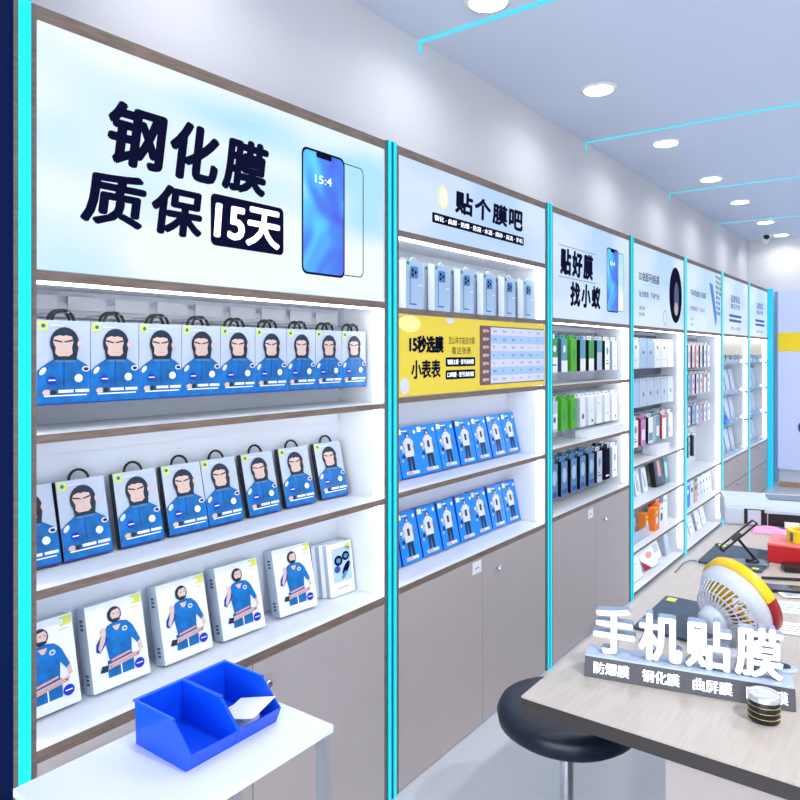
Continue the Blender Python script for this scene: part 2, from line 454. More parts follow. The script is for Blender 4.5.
# back rails that carry the hooks
def rail(i, z, m=None, h=.035, x=XB):
    t = CAB[i]; ya, yb = t['ya'], t['yb']
    part(MB().box(x + .0005, x + .012, ya + .01, yb - .012, z - h / 2, z + h / 2, m or WHITE), 'hook_rail', t)
rail(0, 1.655); rail(0, 1.325, h=.04); rail(1, 1.34, h=.04); rail(1, 1.925, h=.03)
rail(2, 1.665, GREYP, .02); rail(2, 1.335, GREYP, .02); rail(2, 1.02, GREYP, .02)
rail(3, 1.67, RAILD, .02)
for z in (1.41, 1.155): rail(3, z, RAILD, .045, x=-1.68)
for z in (1.665, 1.425, 1.15, .91): rail(4, z, GREYP, .03)

# ------------------------------------------------------------------ signs
def slab(m, y0, z0, y1, z1, mt, r=0): m.flat(rrect(y0, z0, y1, z1, r) if r else rect(y0, z0, y1, z1), SX + .0004, mt)
s = front_sign(0, 1.725, 2.25, SIGN1)
m = MB()
text(m, '钢', .895, 1.985, 1.05, 2.135, SX, INK, .034, .12); text(m, '化', 1.062, 1.985, 1.215, 2.135, SX, INK, .034, .12); text(m, '膜', 1.23, 1.985, 1.385, 2.135, SX, INK, .036, .12)
text(m, '质', .838, 1.84, .995, 1.965, SX, INK, .034, .12); text(m, '保', 1.01, 1.84, 1.165, 1.965, SX, INK, .034, .12)
m.flat(rrect(1.187, 1.832, 1.447, 1.968, .015), SX, INK)
text(m, '15天', 1.20, 1.845, 1.435, 1.955, SX + .0006, WHGLOW, .03, .08)
subpart(m, 'lettering', CAB[0], s)
def phone_art(i, s, y0, z0, y1, z1, y2):
    m = MB()
    m.flat(rrect(y1 - .06, z0 + .01, y2, z1 - .012, .02), SX - .0002, INK)
    m.flat(rrect(y1 - .057, z0 + .013, y2 - .004, z1 - .015, .018), SX, SIGN1)
    m.flat(rrect(y0, z0, y1, z1, .022), SX + .0004, INK)
    m.flat(rrect(y0 + .006, z0 + .007, y1 - .006, z1 - .007, .018), SX + .0008, PHONEPIC)
    c = (y0 + y1) / 2
    m.flat(rrect(c - .035, z1 - .022, c + .035, z1 - .004, .006), SX + .0012, INK)
    text(m, '15:4', c - .04, z1 - .1, c + .035, z1 - .075, SX + .0012, WHGLOW, .0)
    subpart(m, 'phone_picture', CAB[i], s)
phone_art(0, s, 1.521, 1.788, 1.715, 2.17, 1.81)

s = front_sign(1, 1.984, 2.25, SIGN2)
m = MB()
def yy(px, x=1.5):
    r = (px - 400) / F; return x * (CY + r * SY) / (SY - r * CY)
y0, y1 = yy(455), yy(524)
w = (y1 - y0) / 4
for k, ch in enumerate('贴个膜吧'):
    text(m, ch, y0 + k * w + .004, 2.105, y0 + (k + 1) * w - .008, 2.198, SX, INK, .045, .05)
a, c = yy(432.5), yy(524)
m.flat(rrect(a, 2.043, c, 2.082, .006), SX, INK)
text(m, '钢化 · 曲屏 · 防爆 · 防窥 · 水凝 · 磨砂 · 高清 · 手机', a + .015, 2.052, c - .012, 2.074, SX + .0005, WHGLOW, .02)
m.flat(ell(yy(443.5), 2.15, .035, .045, 20), SX, CREAM)
m.flat(ell(yy(443.5), 2.15, .025, .033, 20), SX + .0004, WHINK)
subpart(m, 'lettering', CAB[1], s)

s = front_sign(2, 1.725, 2.25, SIGN2)
m = MB()
# px ranges from the survey of the third sign
for k, ch in enumerate('贴好膜'):
    a, c = yy(560.5), yy(594); w = (c - a) / 3
    text(m, ch, a + k * w, 1.95, a + (k + 1) * w - .01, 2.09, SX, INK, .045, .05)
for k, ch in enumerate('找小蚁'):
    a, c = yy(570.5), yy(601.5); w = (c - a) / 3
    text(m, ch, a + k * w, 1.795, a + (k + 1) * w - .01, 1.925, SX, INK, .045, .05)
m.flat(rect(yy(559), 2.098, yy(596), 2.101), SX, INKG); m.flat(rect(yy(559), 1.937, yy(596), 1.94), SX, INKG)
subpart(m, 'lettering', CAB[2], s)
phone_art(2, s, yy(607), 1.79, yy(618.5), 2.165, yy(624))

s = front_sign(3, 1.725, 2.25, SIGN2)
m = MB()
text(m, '3D曲面环绕贴膜', yy(639), 2.02, yy(659.5), 2.08, SX, INK, .01)
text(m, '贴合精准 · 不留气泡', yy(639.5), 1.915, yy(659.5), 1.955, SX, INK, .005)
text(m, '高清', yy(639.5), 1.83, yy(645), 1.855, SX, INK, .0); text(m, '防摔', yy(639.5), 1.79, yy(645), 1.815, SX, INK, .0)
subpart(m, 'lettering', CAB[3], s)
m = MB()
cy_, cz = (yy(669.5) + yy(682)) / 2, 1.975
m.flat(ell(cy_, cz, (yy(682) - yy(669.5)) / 2, .205, 36), SX, INK)
m.flat(ell(cy_ + .02, cz - .02, .06, .12, 20), SX + .0004, INKG)
m.flat(ell(cy_ + .01, cz - .1, .05, .05, 20), SX + .0008, SKIN)
m.flat(ell(yy(665.5), 1.80, .045, .055, 20), SX, INKG); m.flat(ell(yy(665.5), 1.80, .04, .05, 20), SX + .0004, SIGN2)
subpart(m, 'round_picture', CAB[3], s)

s = front_sign(4, 1.725, 2.25, SIGN2)
m = MB()
text(m, '不碎裂曲屏 高清膜', yy(690.5), 2.0, yy(706), 2.05, SX, INK, .005)
text(m, '轻薄耐刮 · 无白边', yy(690.5), 1.885, yy(705), 1.92, SX, INKG, .005)
text(m, '高清', yy(690.8), 1.81, yy(693.5), 1.83, SX, INKG, .0); text(m, '防摔', yy(690.8), 1.765, yy(693.5), 1.785, SX, INKG, .0)
subpart(m, 'lettering', CAB[4], s)
m = MB()
a, c = yy(709.5), CAB[4]['yb'] - .004
m.add([(SX, a, 2.15), (SX, a + .22, 1.78), (SX, a + .27, 1.85), (SX, a + .12, 2.14)], [(0, 1, 2, 3)], BLUE3)
for k in range(8):
    for j in range(4):
        z = 2.235 - k * .045 - j * .004; y = c - .2 + j * .05 + k * .006
        if y + .03 < c: m.flat(rect(y, z - .03, y + .032, z), SX + .0002, INKG)
subpart(m, 'keyboard_picture', CAB[4], s)
m = MB()
for (i, a, c) in ((5, 729.5, 741), (6, 755.5, 764)):
    s = front_sign(i, 1.725, 2.25, SIGN2)
    m = MB()
    text(m, '品质保证', yy(a + 1.5), 2.03, yy(c - .8), 2.10, SX, INKG, .02); text(m, '售后无忧', yy(a + 1.5), 1.97, yy(c - .8), 2.02, SX, INKG, .02)
    m.flat(rect(yy(a), 1.89, yy(c + .5), 1.915), SX, BLUE2); m.flat(rect(yy(a), 1.845, yy(c + .5), 1.87), SX, BLUE2)
    text(m, '钢化 曲屏', yy(a + 1.5), 1.77, yy(c - .5), 1.80, SX, INKG, .0)
    subpart(m, 'lettering', CAB[i], s)

# yellow poster
t = CAB[1]; ya, yb = t['ya'], t['yb']
s = part(MB().box(XF - .008, XF - .002, ya + .002, yb - .002, 1.395, 1.688, YEL), 'yellow_poster', t)
m = MB()
def zz(px, py, x=1.5):
    y = yy(px, x); d = SY * x + CY * y; return CAMZ + (HOR - py) / F * d
text(m, '15秒选膜', yy(409.5), 1.55, yy(444), 1.615, SX, INK, .045)
text(m, '小表表', yy(411.5), 1.455, yy(441), 1.525, SX, INK, .03)
text(m, '怎么样才能选对膜', yy(449), 1.585, yy(475), 1.615, SX, INK, .0, 0)
text(m, '看这张表', yy(452), 1.545, yy(471.5), 1.575, SX, INK, .0)
for (z, st) in ((1.497, '钢膜主'), (1.447, '口碑')):
    a, c = yy(446), yy(475.5)
    m.flat(rrect(a, z, c, z + .036, .006), SX, INK)
    text(m, st + '膜 · 型号选好膜', a + .012, z + .008, c - .012, z + .028, SX + .0005, WHGLOW, .02)
a, c = yy(480), yb - .006
m.flat(rrect(a, 1.415, c, 1.665, .008), SX, BROWN)
for k in range(7):
    z1 = 1.66 - k * .0343
    m.flat(rect(yy(491), z1 - .034, c - .003, z1), SX + .0004, SKYB if k % 2 else PALEINK)
    text(m, '膜种', yy(483), z1 - .024, yy(489), z1 - .01, SX + .0008, WHINK, .0)
    for j in range(6):
        yy0 = yy(491) + .02 + j * (c - yy(491) - .02) / 6
        text(m, ['高清', '防爆', '中', '高', '强', '适用'][(k * 5 + j) % 6], yy0, z1 - .022, yy0 + (.03 if (k * 5 + j) % 6 in (0, 1, 5) else .013), z1 - .011, SX + .0008, INKG, .0)
m.flat(ell(yy(410), 1.655, .07, .03, 20), SX, CREAM)
m.flat(ell(yy(405), 1.432, .028, .03, 20), SX, PALEINK); m.flat(ell(yy(451), 1.676, .03, .011, 20), SX, PALEINK)
subpart(m, 'lettering', t, s)

# ------------------------------------------------------------------ products
def body(w, h, t, front, side, r=0):
    m = MB()
    a = w / 2
    vs = [(-t, -a, 0), (0, -a, 0), (0, a, 0), (-t, a, 0), (-t, -a, h), (0, -a, h), (0, a, h), (-t, a, h)]
    m.add(vs, [(0, 3, 2, 1), (4, 5, 6, 7), (0, 1, 5, 4), (2, 3, 7, 6), (3, 0, 4, 7)], side)
    m.add(vs, [(1, 2, 6, 5)], front)
    return m
def decal(shapes, w, h, e=.0006):
    m = MB()
    for k, (pts, mt, lay) in enumerate(shapes):
        m.flat([((u - .5) * w, v * h) for u, v in pts], e * lay, mt)
    return m
def arch(w, h, z, r=.0035, m=BLACK, x=-.006):
    n = 10
    return MB().tube([(x, w * math.cos(PI * k / n), z + h * math.sin(PI * k / n) - .002) for k in range(n + 1)], r, m, 6)

BUST = [(rect(.0, .0, 1, .12), BLUE2, 1),
        ([(.0, .02), (1, .02), (1, .42), (.92, .47), (.72, .55), (.7, .60), (.33, .60), (.3, .54), (.08, .45), (0, .40)], BLUE1, 2),
        ([(.33, .50), (.70, .50), (.72, .62), (.31, .62)], STEEL, 3),
        (ell(.50, .735, .27, .185, 20), HAIR, 4), ([(.30, .53), (.72, .53), (.76, .68), (.26, .68)], HAIR, 4), (ell(.78, .72, .045, .045, 10), SKIN, 5),
        ([(.38, .575), (.58, .575), (.645, .61), (.63, .68), (.66, .75), (.63, .81), (.52, .825), (.47, .815), (.40, .825), (.30, .80), (.28, .74), (.33, .68), (.32, .61)], SKIN, 6),
        ([(.29, .755), (.45, .735), (.45, .75), (.30, .775)], HAIR, 7), ([(.49, .735), (.65, .755), (.64, .775), (.49, .75)], HAIR, 7), (rect(.43, .685, .52, .692), PINKI, 7), (rect(.38, .615, .60, .622), PINKI, 7),
        (rect(.48, .2, .495, .52), BLUE2, 5), (ell(.76, .31, .08, .05, 14), BOXW, 5), (ell(.9, .42, .08, .035, 12), PALEINK, 5), (ell(.9, .42, .05, .02, 12), HAIR, 6),
        (ell(.1, .40, .07, .035, 12, .5), PALEINK, 5), (ell(.26, .29, .09, .05, 14), BLUE4, 5), (rect(.2, .285, .33, .30), WHINK, 6),
        (ell(.17, .15, .08, .035, 10), SKIN, 5), (ell(.28, .15, .06, .03, 10), HAIR, 6), (rect(.38, .14, .66, .175), WHINK, 5), (rect(.70, .14, .96, .175), WHINK, 5), (rect(.12, .10, .92, .115), WHINK, 5),
        (rect(.03, .88, .2, .985), LIME, 2), (ell(.115, .932, .04, .026, 12), BLUE1, 3), (rect(.23, .93, .5, .945), PALEINK, 2)]
FULL = [(rect(.8, .88, .98, .985), LIME, 1), (ell(.89, .935, .05, .03, 10), BOXW, 2), (rect(.78, .84, .93, .85), BOXS, 1),
        ([(.27, .12), (.72, .12), (.74, .32), (.28, .32)], BLUE1, 1), (rect(.49, .12, .515, .27), WHINK, 2),
        ([(.28, .30), (.75, .30), (.82, .66), (.72, .72), (.50, .75), (.30, .72), (.2, .64)], BLUE1, 2),
        ([(.20, .66), (.04, .54), (.02, .46), (.10, .43), (.30, .56)], BLUE2, 3), ([(.76, .68), (.84, .64), (.97, .45), (.9, .41), (.74, .54)], BLUE1, 3),
        ([(.10, .44), (.22, .55), (.26, .65), (.20, .68), (.14, .60), (.07, .49)], SKIN, 4), (ell(.2, .67, .06, .045, 10), SKIN, 4),
        ([(.90, .42), (.97, .45), (1.0, .34), (.93, .33)], SKIN, 4),
        ([(.40, .70), (.58, .70), (.52, .64), (.46, .64)], SKIN, 4),
        (ell(.47, .83, .15, .095, 16), HAIR, 5), ([(.42, .77), (.56, .77), (.60, .84), (.56, .89), (.42, .88), (.38, .83)], SKIN, 6), ([(.40, .75), (.58, .75), (.56, .78), (.42, .785)], HAIR, 7),
        (rect(.43, .835, .49, .842), HAIR, 7), (rect(.53, .835, .58, .842), HAIR, 7), (ell(.66, .63, .06, .03, 12), PALEINK, 4), (ell(.66, .63, .035, .017, 12), STEEL, 5),
        ([(.30, .30), (.72, .335), (.72, .36), (.30, .325)], PINKI, 5), ([(.08, .21), (.90, .265), (.95, .325), (.13, .27)], SKIN, 6), ([(.05, .21), (.2, .20), (.24, .27), (.1, .28)], HAIR, 7),
        ([(.26, .235), (.88, .277), (.885, .30), (.265, .258)], DRED, 7), ([(.28, .245), (.84, .283), (.84, .29), (.28, .252)], WHINK, 8), (ell(.88, .17, .11, .06, 16), BLUE4, 7), (rect(.81, .165, .95, .178), WHINK, 8)]
CARD = [(rect(.06, .86, .26, .96), CREAM, 1), (ell(.88, .88, .06, .04, 10), WHINK, 1), (rect(.3, .91, .55, .93), WHINK, 1),
        ([(.36, .12), (.46, .12), (.50, .40), (.55, .12), (.66, .12), (.66, .50), (.36, .5)], HAIR, 2),
        ([(.30, .40), (.70, .40), (.74, .70), (.58, .78), (.42, .78), (.26, .70)], PALEINK, 3), ([(.26, .70), (.14, .52), (.22, .48), (.34, .60)], BOXS, 3), ([(.74, .70), (.88, .50), (.80, .46), (.66, .58)], STEEL, 3),
        (ell(.5, .83, .09, .055, 12), HAIR, 4), (ell(.5, .82, .055, .035, 12), SKIN, 5),
        (ell(.16, .60, .06, .04, 10), WHINK, 2), (ell(.2, .42, .07, .04, 10), HAIR, 2), (ell(.14, .34, .05, .03, 10), SKIN, 2), (rect(.44, .52, .56, .66), HAIR, 4),
        (rect(.2, .05, .82, .115), PALEINK, 3), (rect(.24, .065, .5, .1), PINKI, 4)]
def product(name, w, h, t, front, side, shapes=None, handle=None, printname='front_print', bevel=0):
    o = empty(name)
    body(w, h, t, front, side).build('box_body', o, bevel)
    if shapes: decal(shapes, w, h).build(printname, o)
    if handle: handle.build('handle', o)
    return o
def put(o, x, y, z, lean=0, yawr=0, thick=0.0):
    o.location = (x, y, z + thick * math.sin(R(lean)) + .0006); o.rotation_euler = (0, -R(lean), R(yawr))
    return o
first = {}
def inst(key, maker, *a, **k):
    if key not in first:
        first[key] = maker(); o = first[key]
    else: o = copy_tree(first[key])
    return put(o, *a, **k)

mkbust = lambda: product('screen_protector_box', .125, .19, .018, BOXG, DARKS, BUST, arch(.026, .026, .19))
# hanging row of the first cabinet: nine in front, and one behind each
for k in range(9):
    y = .772 + k * .1262 + .062
    o = inst('bust', mkbust, -1.572, y, 1.433)
    tag(o, f'blue jacket box, {ordn[k]} in the front of the top hanging row from the navy pillar', 'box', 'blue jacket boxes hanging on the top row')
    o = inst('bust', mkbust, -1.604, y + .007, 1.434)
    tag(o, f'blue jacket box hanging just behind the {ordn[k]} front box of the top row', 'box', 'blue jacket boxes hanging behind the front ones')
    t = CAB[0]
    m = MB().tube([(XB + .012, y + .002, 1.642), (-1.556, y + .002, 1.642)], .0022, CHROME, 6)
    m.box(-1.70, -1.698, y - .05, y + .05, 1.655, 1.69, BOXW)
    part(m, 'hook', t)
for k, (y, ln, yw) in enumerate(((.8005, 15, 0), (.932, 13, 1), (1.08, 13, 0), (1.225, 14, -2), (1.355, 14, 0), (1.505, 14, -1), (1.66, 14, -4), (1.825, 14, -4))):
    o = inst('bust', mkbust, -1.638, y, 1.05, lean=ln, thick=.018, yawr=yw)
    tag(o, f'blue jacket box leaning on the middle shelf, {ordn[k]} from the navy pillar', 'box', 'blue jacket boxes leaning on the middle shelf')
mkfull = lambda: product('screen_protector_box', .155, .205, .042, BOXW, BOXS, [([(.5 + (u - .5) * (.82 if l > 1 else 1), v) for u, v in p], q, l) for p, q, l in FULL], None, bevel=0)
for k, (y, yw) in enumerate(((.825, 2), (1.01, 0), (1.21, 0), (1.405, -2), (1.63, -5))):
    o = inst('full', mkfull, -1.618, y, .713, lean=13, thick=.042, yawr=yw)
    tag(o, f'thick white box with blue jumpsuit figure, {ordn[k]} on the lowest shelf from the navy pillar', 'box', 'white jumpsuit boxes on the lowest shelf')
    if k == 0:
        m = MB()
        for z0 in (.02, .15):
            for j in range(3): m.box(-.028, -.014, -.0781, -.0777, z0 + j * .01, z0 + j * .01 + .006, INKG)
        m.build('side_print', o)
GAD = [(rect(.72, .84, .95, .96), LIME, 1), (rect(.18, .25, .92, .90), LBLUE, 1), (ell(.42, .66, .17, .10, 14), INK, 2), (ell(.42, .66, .09, .05, 14), STEEL, 3), (ell(.72, .72, .15, .09, 14), INK, 2), (ell(.72, .72, .08, .045, 14), STEEL, 3),
       (ell(.70, .48, .2, .08, 14, .6), INK, 2), (ell(.35, .5, .12, .07, 12), BLUE2, 2), (ell(.6, .36, .12, .05, 12, .5), STEEL, 3), (rect(.3, .12, .75, .15), BOXS, 1)]
mkgad = lambda: product('lens_film_box', .12, .175, .018, BOXW, BOXS, GAD, None)
for k, (x, y) in enumerate(((-1.625, 1.850), (-1.645, 1.834), (-1.665, 1.818))):
    o = inst('gad', mkgad, x, y, .713, lean=8, thick=.018, yawr=-4)
    o.location.z = .7140 + .018 * math.sin(R(8))
    tag(o, ['slim white box with dark blue lens picture, standing beside the last jumpsuit box', 'middle slim white box of the three leaning together beside the cyan post', 'slim white box at the back of the three, against the shelf wall'][k], 'box', 'slim white lens boxes leaning together')

# second cabinet
CASEP = [(rect(.22, .10, .27, .78), STEEL, 2), ([(.22, .10), (.62, .10), (.62, .125), (.22, .125)], BLUE2, 3), (rrect(.24, .64, .70, .88, .05), STEEL, 3), (ell(.38, .8, .06, .035, 10), INK, 4), (ell(.38, .71, .06, .035, 10), INK, 4), (ell(.55, .76, .06, .035, 10), INK, 4),
         (rect(.05, .9, .2, .97), GRN, 1), (rect(.12, .04, .92, .88), LBLUE, 1), (rect(.7, .5, .95, .52), WHINK, 4)]
mkcase = lambda: product('phone_case_box', .108, .182, .03, LBLUE, BOXW, CASEP, arch(.016, .014, .182, .0025, BOXW))
for k in range(6):
    y = 2.145 + k * .187
    o = inst('case', mkcase, -1.535, y, 1.71)
    tag(o, f'pale blue boxed phone case over the yellow poster, {ordn[k]} from the wide cabinet', 'box', 'phone case boxes above the yellow poster')
    o = inst('case', mkcase, -1.575, y - .012, 1.71)
    tag(o, f'white edged phone case box standing behind the {ordn[k]} front one', 'box', 'phone case boxes standing behind the front ones')
mkcard = lambda: product('blue_card_box', .132, .198, .026, BLUE3, BLUE4, CARD)
rn = random.Random(3)
for row, (z, nm) in enumerate(((1.056, 'upper'), (.72, 'lower'))):
    for k in range(8):
        y = 2.065 + k * .1415 + .066 + rn.uniform(-.003, .003)
        if k == 0 and y - .06 < 2.0: y = 2.075
        o = inst('card', mkcard, -1.630, y, z, lean=13 + rn.uniform(-2, 1), thick=.026, yawr=rn.uniform(-3, 1))
        tag(o, f'bright blue box with pale figure, {ordn[k]} in the {nm} leaning row under the yellow poster', 'box', f'bright blue boxes on the {nm} shelf')

# hanging packs of the third to fifth cabinets
HOLE = lambda c: [(rect(.35, .90, .65, .93), c, 1)]
def pack(w, h, t, front, side, shapes):
    o = empty('hanging_pack')
    m = body(w, h * .88, t, front, side)
    m.build('box_body', o)
    mm = MB().box(-t / 2 - .001, -t / 2 + .001, -w / 2 + .008, w / 2 - .008, h * .88, h, front)
    mm.box(-t / 2 + .001, -t / 2 + .0016, -.01, .01, h * .93, h * .96, BLACK); mm.build('hang_tab', o)
    decal(shapes, w, h * .88).build('front_print', o)
    return o
def hookrow(i, z, xs, m=CHROME, x1=-1.555):
    for y in xs:
        b = MB().tube([(XB + .012, y, z), (x1, y, z), (x1 + .004, y, z + .008)], .002, m, 5); part(b, 'hook', CAB[i])
PK = {}
def getpack(key, w, h, t, front, side, shapes):
    if key not in PK: PK[key] = pack(w, h, t, front, side, shapes); return PK[key]
    return copy_tree(PK[key])
S = lambda *a: list(a)
strip_txt = [(rect(.2, .2, .8, .24), INKG, 1), (rect(.2, .3, .6, .33), INKG, 1), (ell(.5, .65, .22, .14, 14), STEEL, 1)]
G_TOP = [(rect(0, .45, 1, 1), GRN, 1), (rect(.2, .2, .8, .24), INKG, 1), (ell(.5, .7, .25, .1), BOXW, 2)]
row1 = [('g1', GRN, GRN, [(rect(.1, .1, .9, .4), BOXW, 1), (ell(.5, .7, .25, .12), BOXG, 1)], 'green pack'), ('bk', BOXW, BLACK, G_TOP, 'black edged green topped pack'),
        ('tl', TEALC, INKG, [(rect(0, 0, 1, .35), BOXW, 1), (ell(.5, .7, .2, .12), BOXW, 1)], 'teal pack'), ('g2', GRN2, GRN2, [(rect(.3, .3, .7, .7), GRN, 1)], 'bright green pack'),
        ('bk3', TEALC, BLACK, [(rect(0, 0, 1, .4), BOXW, 1)], 'black sided teal pack'), ('bk2', BOXW, BLACK, [(rect(0, .4, 1, 1), GRN, 1)], 'black edged pack with green half'), ('bk4', BOXG, BLACK, [(rect(0, .6, 1, 1), TEALC, 1)], 'black sided pale pack'),
        ('w1', BOXW, BLACK, strip_txt, 'white fronted black sided pack'), ('w2', BOXW, BOXG, [(rect(.25, .1, .7, .14), BLACK, 1), (rect(.3, .7, .6, .74), INKG, 1), (rect(.3, .5, .55, .54), BLUE1, 1)], 'white pack')]
def packrow(i, z, h, ys, specs, w, t, depth, rowname, xf=-1.566, tilt=0, rail_dz=.0):
    """each hook carries `depth` packs one behind another"""
    for k, y in enumerate(ys):
        key, fr, sd, sh, nm = specs[k % len(specs)]
        for d in range(depth):
            o = getpack((key, h, w, t), w, h, t, fr, sd, sh)
            put(o, xf - d * (t + .006), y + d * .003, z, yawr=tilt)
            tag(o, f'{nm}, {ordn[k]} hook, ' + ('front' if d == 0 else 'tucked behind' if d == 1 else 'hung deepest') + f', {rowname}', 'pack', f'hanging packs, {rowname}')
    hookrow(i, z + h + .0035, ys, x1=xf + .012)
ys3 = [3.315 + k * .126 for k in range(9)]
packrow(2, 1.448, .2, ys3, row1, .078, .03, 3, 'top row, green pack cabinet')
row2 = [('r1', BOXW, GRN, strip_txt, 'white pack with green edge'), ('r2', BOXG, GRN, [(rect(.1, .1, .9, .6), BOXW, 1), (ell(.5, .4, .2, .1), INKG, 2)], 'pale pack with green edge'), ('g2', GRN2, GRN2, [(rect(.3, .3, .7, .7), GRN, 1)], 'bright green pack'), ('g2', GRN2, GRN2, [(rect(.3, .3, .7, .7), GRN, 1)], 'bright green glossy pack'),
        ('r4', BOXW, BOXG, [(ell(.5, .35, .2, .1), INKG, 1)], 'clear white pack'), ('r5', BOXW, BOXW, [(rect(.2, .5, .8, .52), BOXS, 1), (rect(.5, .1, .8, .2), INKG, 1)], 'white pack with grey corner'), ('r6', BOXW, BOXW, [(rect(.2, .7, .5, .74), BOXS, 1)], 'plain white pack'), ('r7', PAPER, BOXW, [(rect(.2, .3, .7, .34), BOXS, 1)], 'white card pack'), ('r5', BOXW, BOXW, [(rect(.2, .5, .8, .52), BOXS, 1), (rect(.5, .1, .8, .2), INKG, 1)], 'white end pack')]
packrow(2, 1.135, .185, ys3, row2, .08, .022, 3, 'middle row, green pack cabinet')
row3 = [('n1', STEEL, BLACK, [(ell(.5, .6, .35, .22), LBLUE, 1), (rect(.1, .05, .9, .2), BLUE2, 1)], 'black sided blue pack')] * 6 + \
       [('n2', BOXG, BLACK, strip_txt, 'black sided grey pack'), ('n3', INK, BLACK, [(rect(.2, .1, .8, .15), BOXW, 1)], 'all black pack'), ('w2', BOXW, BOXG, strip_txt, 'white edged pack')]
packrow(2, .785, .21, ys3, row3, .08, .03, 3, 'lowest row, green pack cabinet')
tag(MB().box(-1.60, -1.52, 3.79, 4.38, 1.0706, 1.115, BOXW).build('flat_carton', None, .002), 'long flat white carton lying on the shelf below the white packs', 'box')

ys4 = [4.555 + k * .158 for k in range(7)]
p4a = [('a1', BOXW, BOXS, [(ell(.5, .8, .14, .08), GOLD, 1), (rect(.3, .3, .7, .33), BOXS, 1)], 'white pack with gold dots')] * 2 + [('a2', LBLUE, BOXS, [(ell(.5, .6, .12, .06), INKG, 1)], 'pale blue pack')] * 2 + [('a1', BOXW, BOXS, [(ell(.5, .8, .14, .08), GOLD, 1), (rect(.3, .3, .7, .33), BOXS, 1)], 'white gold dotted pack')] * 3
packrow(3, 1.445, .205, ys4, p4a, .15, .010, 2, 'top row, orange box cabinet')
p4b = [('b1', LBLUE, BOXS, [(ell(.5, .6, .15, .08), STEEL, 1)], 'pale blue pack'), ('b2', LBLUE, BLACK, [(rect(.0, .02, .2, .12), ORNG, 1)], 'pale pack with black edge')] + [('b3', BOXG, BOXS, [(ell(.5, .5, .12, .1), STEEL, 1)], 'silver blue pack')] * 5
packrow(3, 1.185, .19, ys4, p4b, .152, .010, 2, 'second row, orange box cabinet')
p4c = [('c1', LBLUE, BOXS, strip_txt, 'blue white pack'), ('c2', BOXW, BOXG, strip_txt, 'white pack'), ('c3', PURP, DRED, [(rect(.2, .2, .8, .6), BOXW, 1)], 'mauve pack'), ('c4', BOXW, BLACK, [(rect(.1, .1, .9, .4), TEALC, 1)], 'black edged teal printed pack'),
       ('c5', TEALC, BOXW, [(rect(.2, .2, .8, .6), BOXW, 1)], 'teal pack'), ('c6', BOXW, REDC, [(rect(.1, .85, .9, .97), REDC, 1)], 'red edged pack'), ('c7', BOXW, BOXG, [(rect(.2, .2, .5, .5), PINKI, 1)], 'white pink spotted pack')]
packrow(3, .92, .205, ys4, p4c, .10, .03, 2, 'third row, orange box cabinet')
tag(MB().box(-1.64, -1.53, 5.08, 5.36, .831, .895, BOXW).build('small_carton', None, .002), 'white carton lying below the teal and red packs', 'box')

ys5 = [5.77 + k * .126 for k in range(8)]
p5a = [('d1', BOXW, DRED, [(rect(.2, .2, .8, .7), BOXG, 1)], 'white pack with dark red side')] * 4 + [('d2x', BOXW, PINKI, strip_txt, 'white pack'), ('d1', BOXW, DRED, [(rect(.2, .2, .8, .7), BOXG, 1)], 'red sided pack'), ('d3', BOXW, INKG, strip_txt, 'white pack with slate side'), ('d2', BOXW, BOXG, strip_txt, 'pale end pack')]
packrow(4, 1.43, .21, ys5, p5a, .07, .045, 2, 'top row, red edged cabinet')
p5b = [('e1', BOXW, PINKI, [(rect(.1, .8, .9, .95), REDC, 1)], 'pink edged pack'), ('e2', LBLUE, BOXG, strip_txt, 'bluish pack'), ('e3', LBLUE, INKG, strip_txt, 'slate edged pack'), ('d2', BOXW, BOXG, strip_txt, 'white pack'), ('e5', BOXW, DRED, strip_txt, 'dark red edged pack'), ('d2', BOXW, BOXG, strip_txt, 'plain white pack'), ('e1', BOXW, PINKI, strip_txt, 'light pink pack'), ('d2', BOXW, BOXG, strip_txt, 'end white pack')]
packrow(4, 1.21, .185, ys5, p5b, .07, .04, 2, 'second row, red edged cabinet')
packrow(4, .96, .17, ys5, [p5b[1], p5a[0], p5a[4], p5b[2], p5b[3], p5b[1], p5b[6], p5b[7]], .07, .04, 2, 'third row, red edged cabinet')
packrow(4, .70, .19, ys5[:4], [('f1', REDC, BLACK, strip_txt, 'black sided red pack'), ('f2', BOXW, DRED, strip_txt, 'red sided white pack'), ('f3', BOXG, BLACK, strip_txt, 'grey pack'), ('f4', BLACK, BLACK, strip_txt, 'black pack')], .05, .03, 1, 'fourth row, red edged cabinet')

# boxes on the low shelves
def simple(name, w, h, t, fr, sd, sh, x, y, z, lean=0, yw=0, lab='', cat='box', grp=None):
    o = product(name, w, h, t, fr, sd, sh); put(o, x, y, z, lean=lean, yawr=yw, thick=t); tag(o, lab, cat, grp); return o
PH = [(rrect(.25, .1, .75, .9, .1), BOXS, 1), (rrect(.3, .14, .7, .86, .08), BOXW, 2), (ell(.5, .3, .08, .05), BLACK, 3)]
for k in range(4):
    simple('cable_pack', .1, .17, .02, BOXW, BOXG, [(rect(.3, .2, .42, .8), INKG, 1), (rect(.55, .15, .7, .6), BOXS, 1)], -1.62, 4.62 + k * .16, .56, 8, 0, f'white cable pack with grey lines, {ordn[k]} beside the black box', 'pack', 'white cable packs on the shelf')
simple('black_gift_box', .17, .23, .04, BLACK, BLACK, [(rrect(.15, .1, .85, .9, .03), INKG, 1), (rect(.35, .3, .65, .8), PINKI, 2)], -1.6, 5.38, .56, 8, -4, 'large black box with window print above the orange boxes')
simple('green_box', .1, .2, .03, TEALC, GRN, [(rect(.2, .2, .8, .8), BOXG, 1)], -1.6, 5.545, .56, 6, 0, 'dull green box beside the large black box')
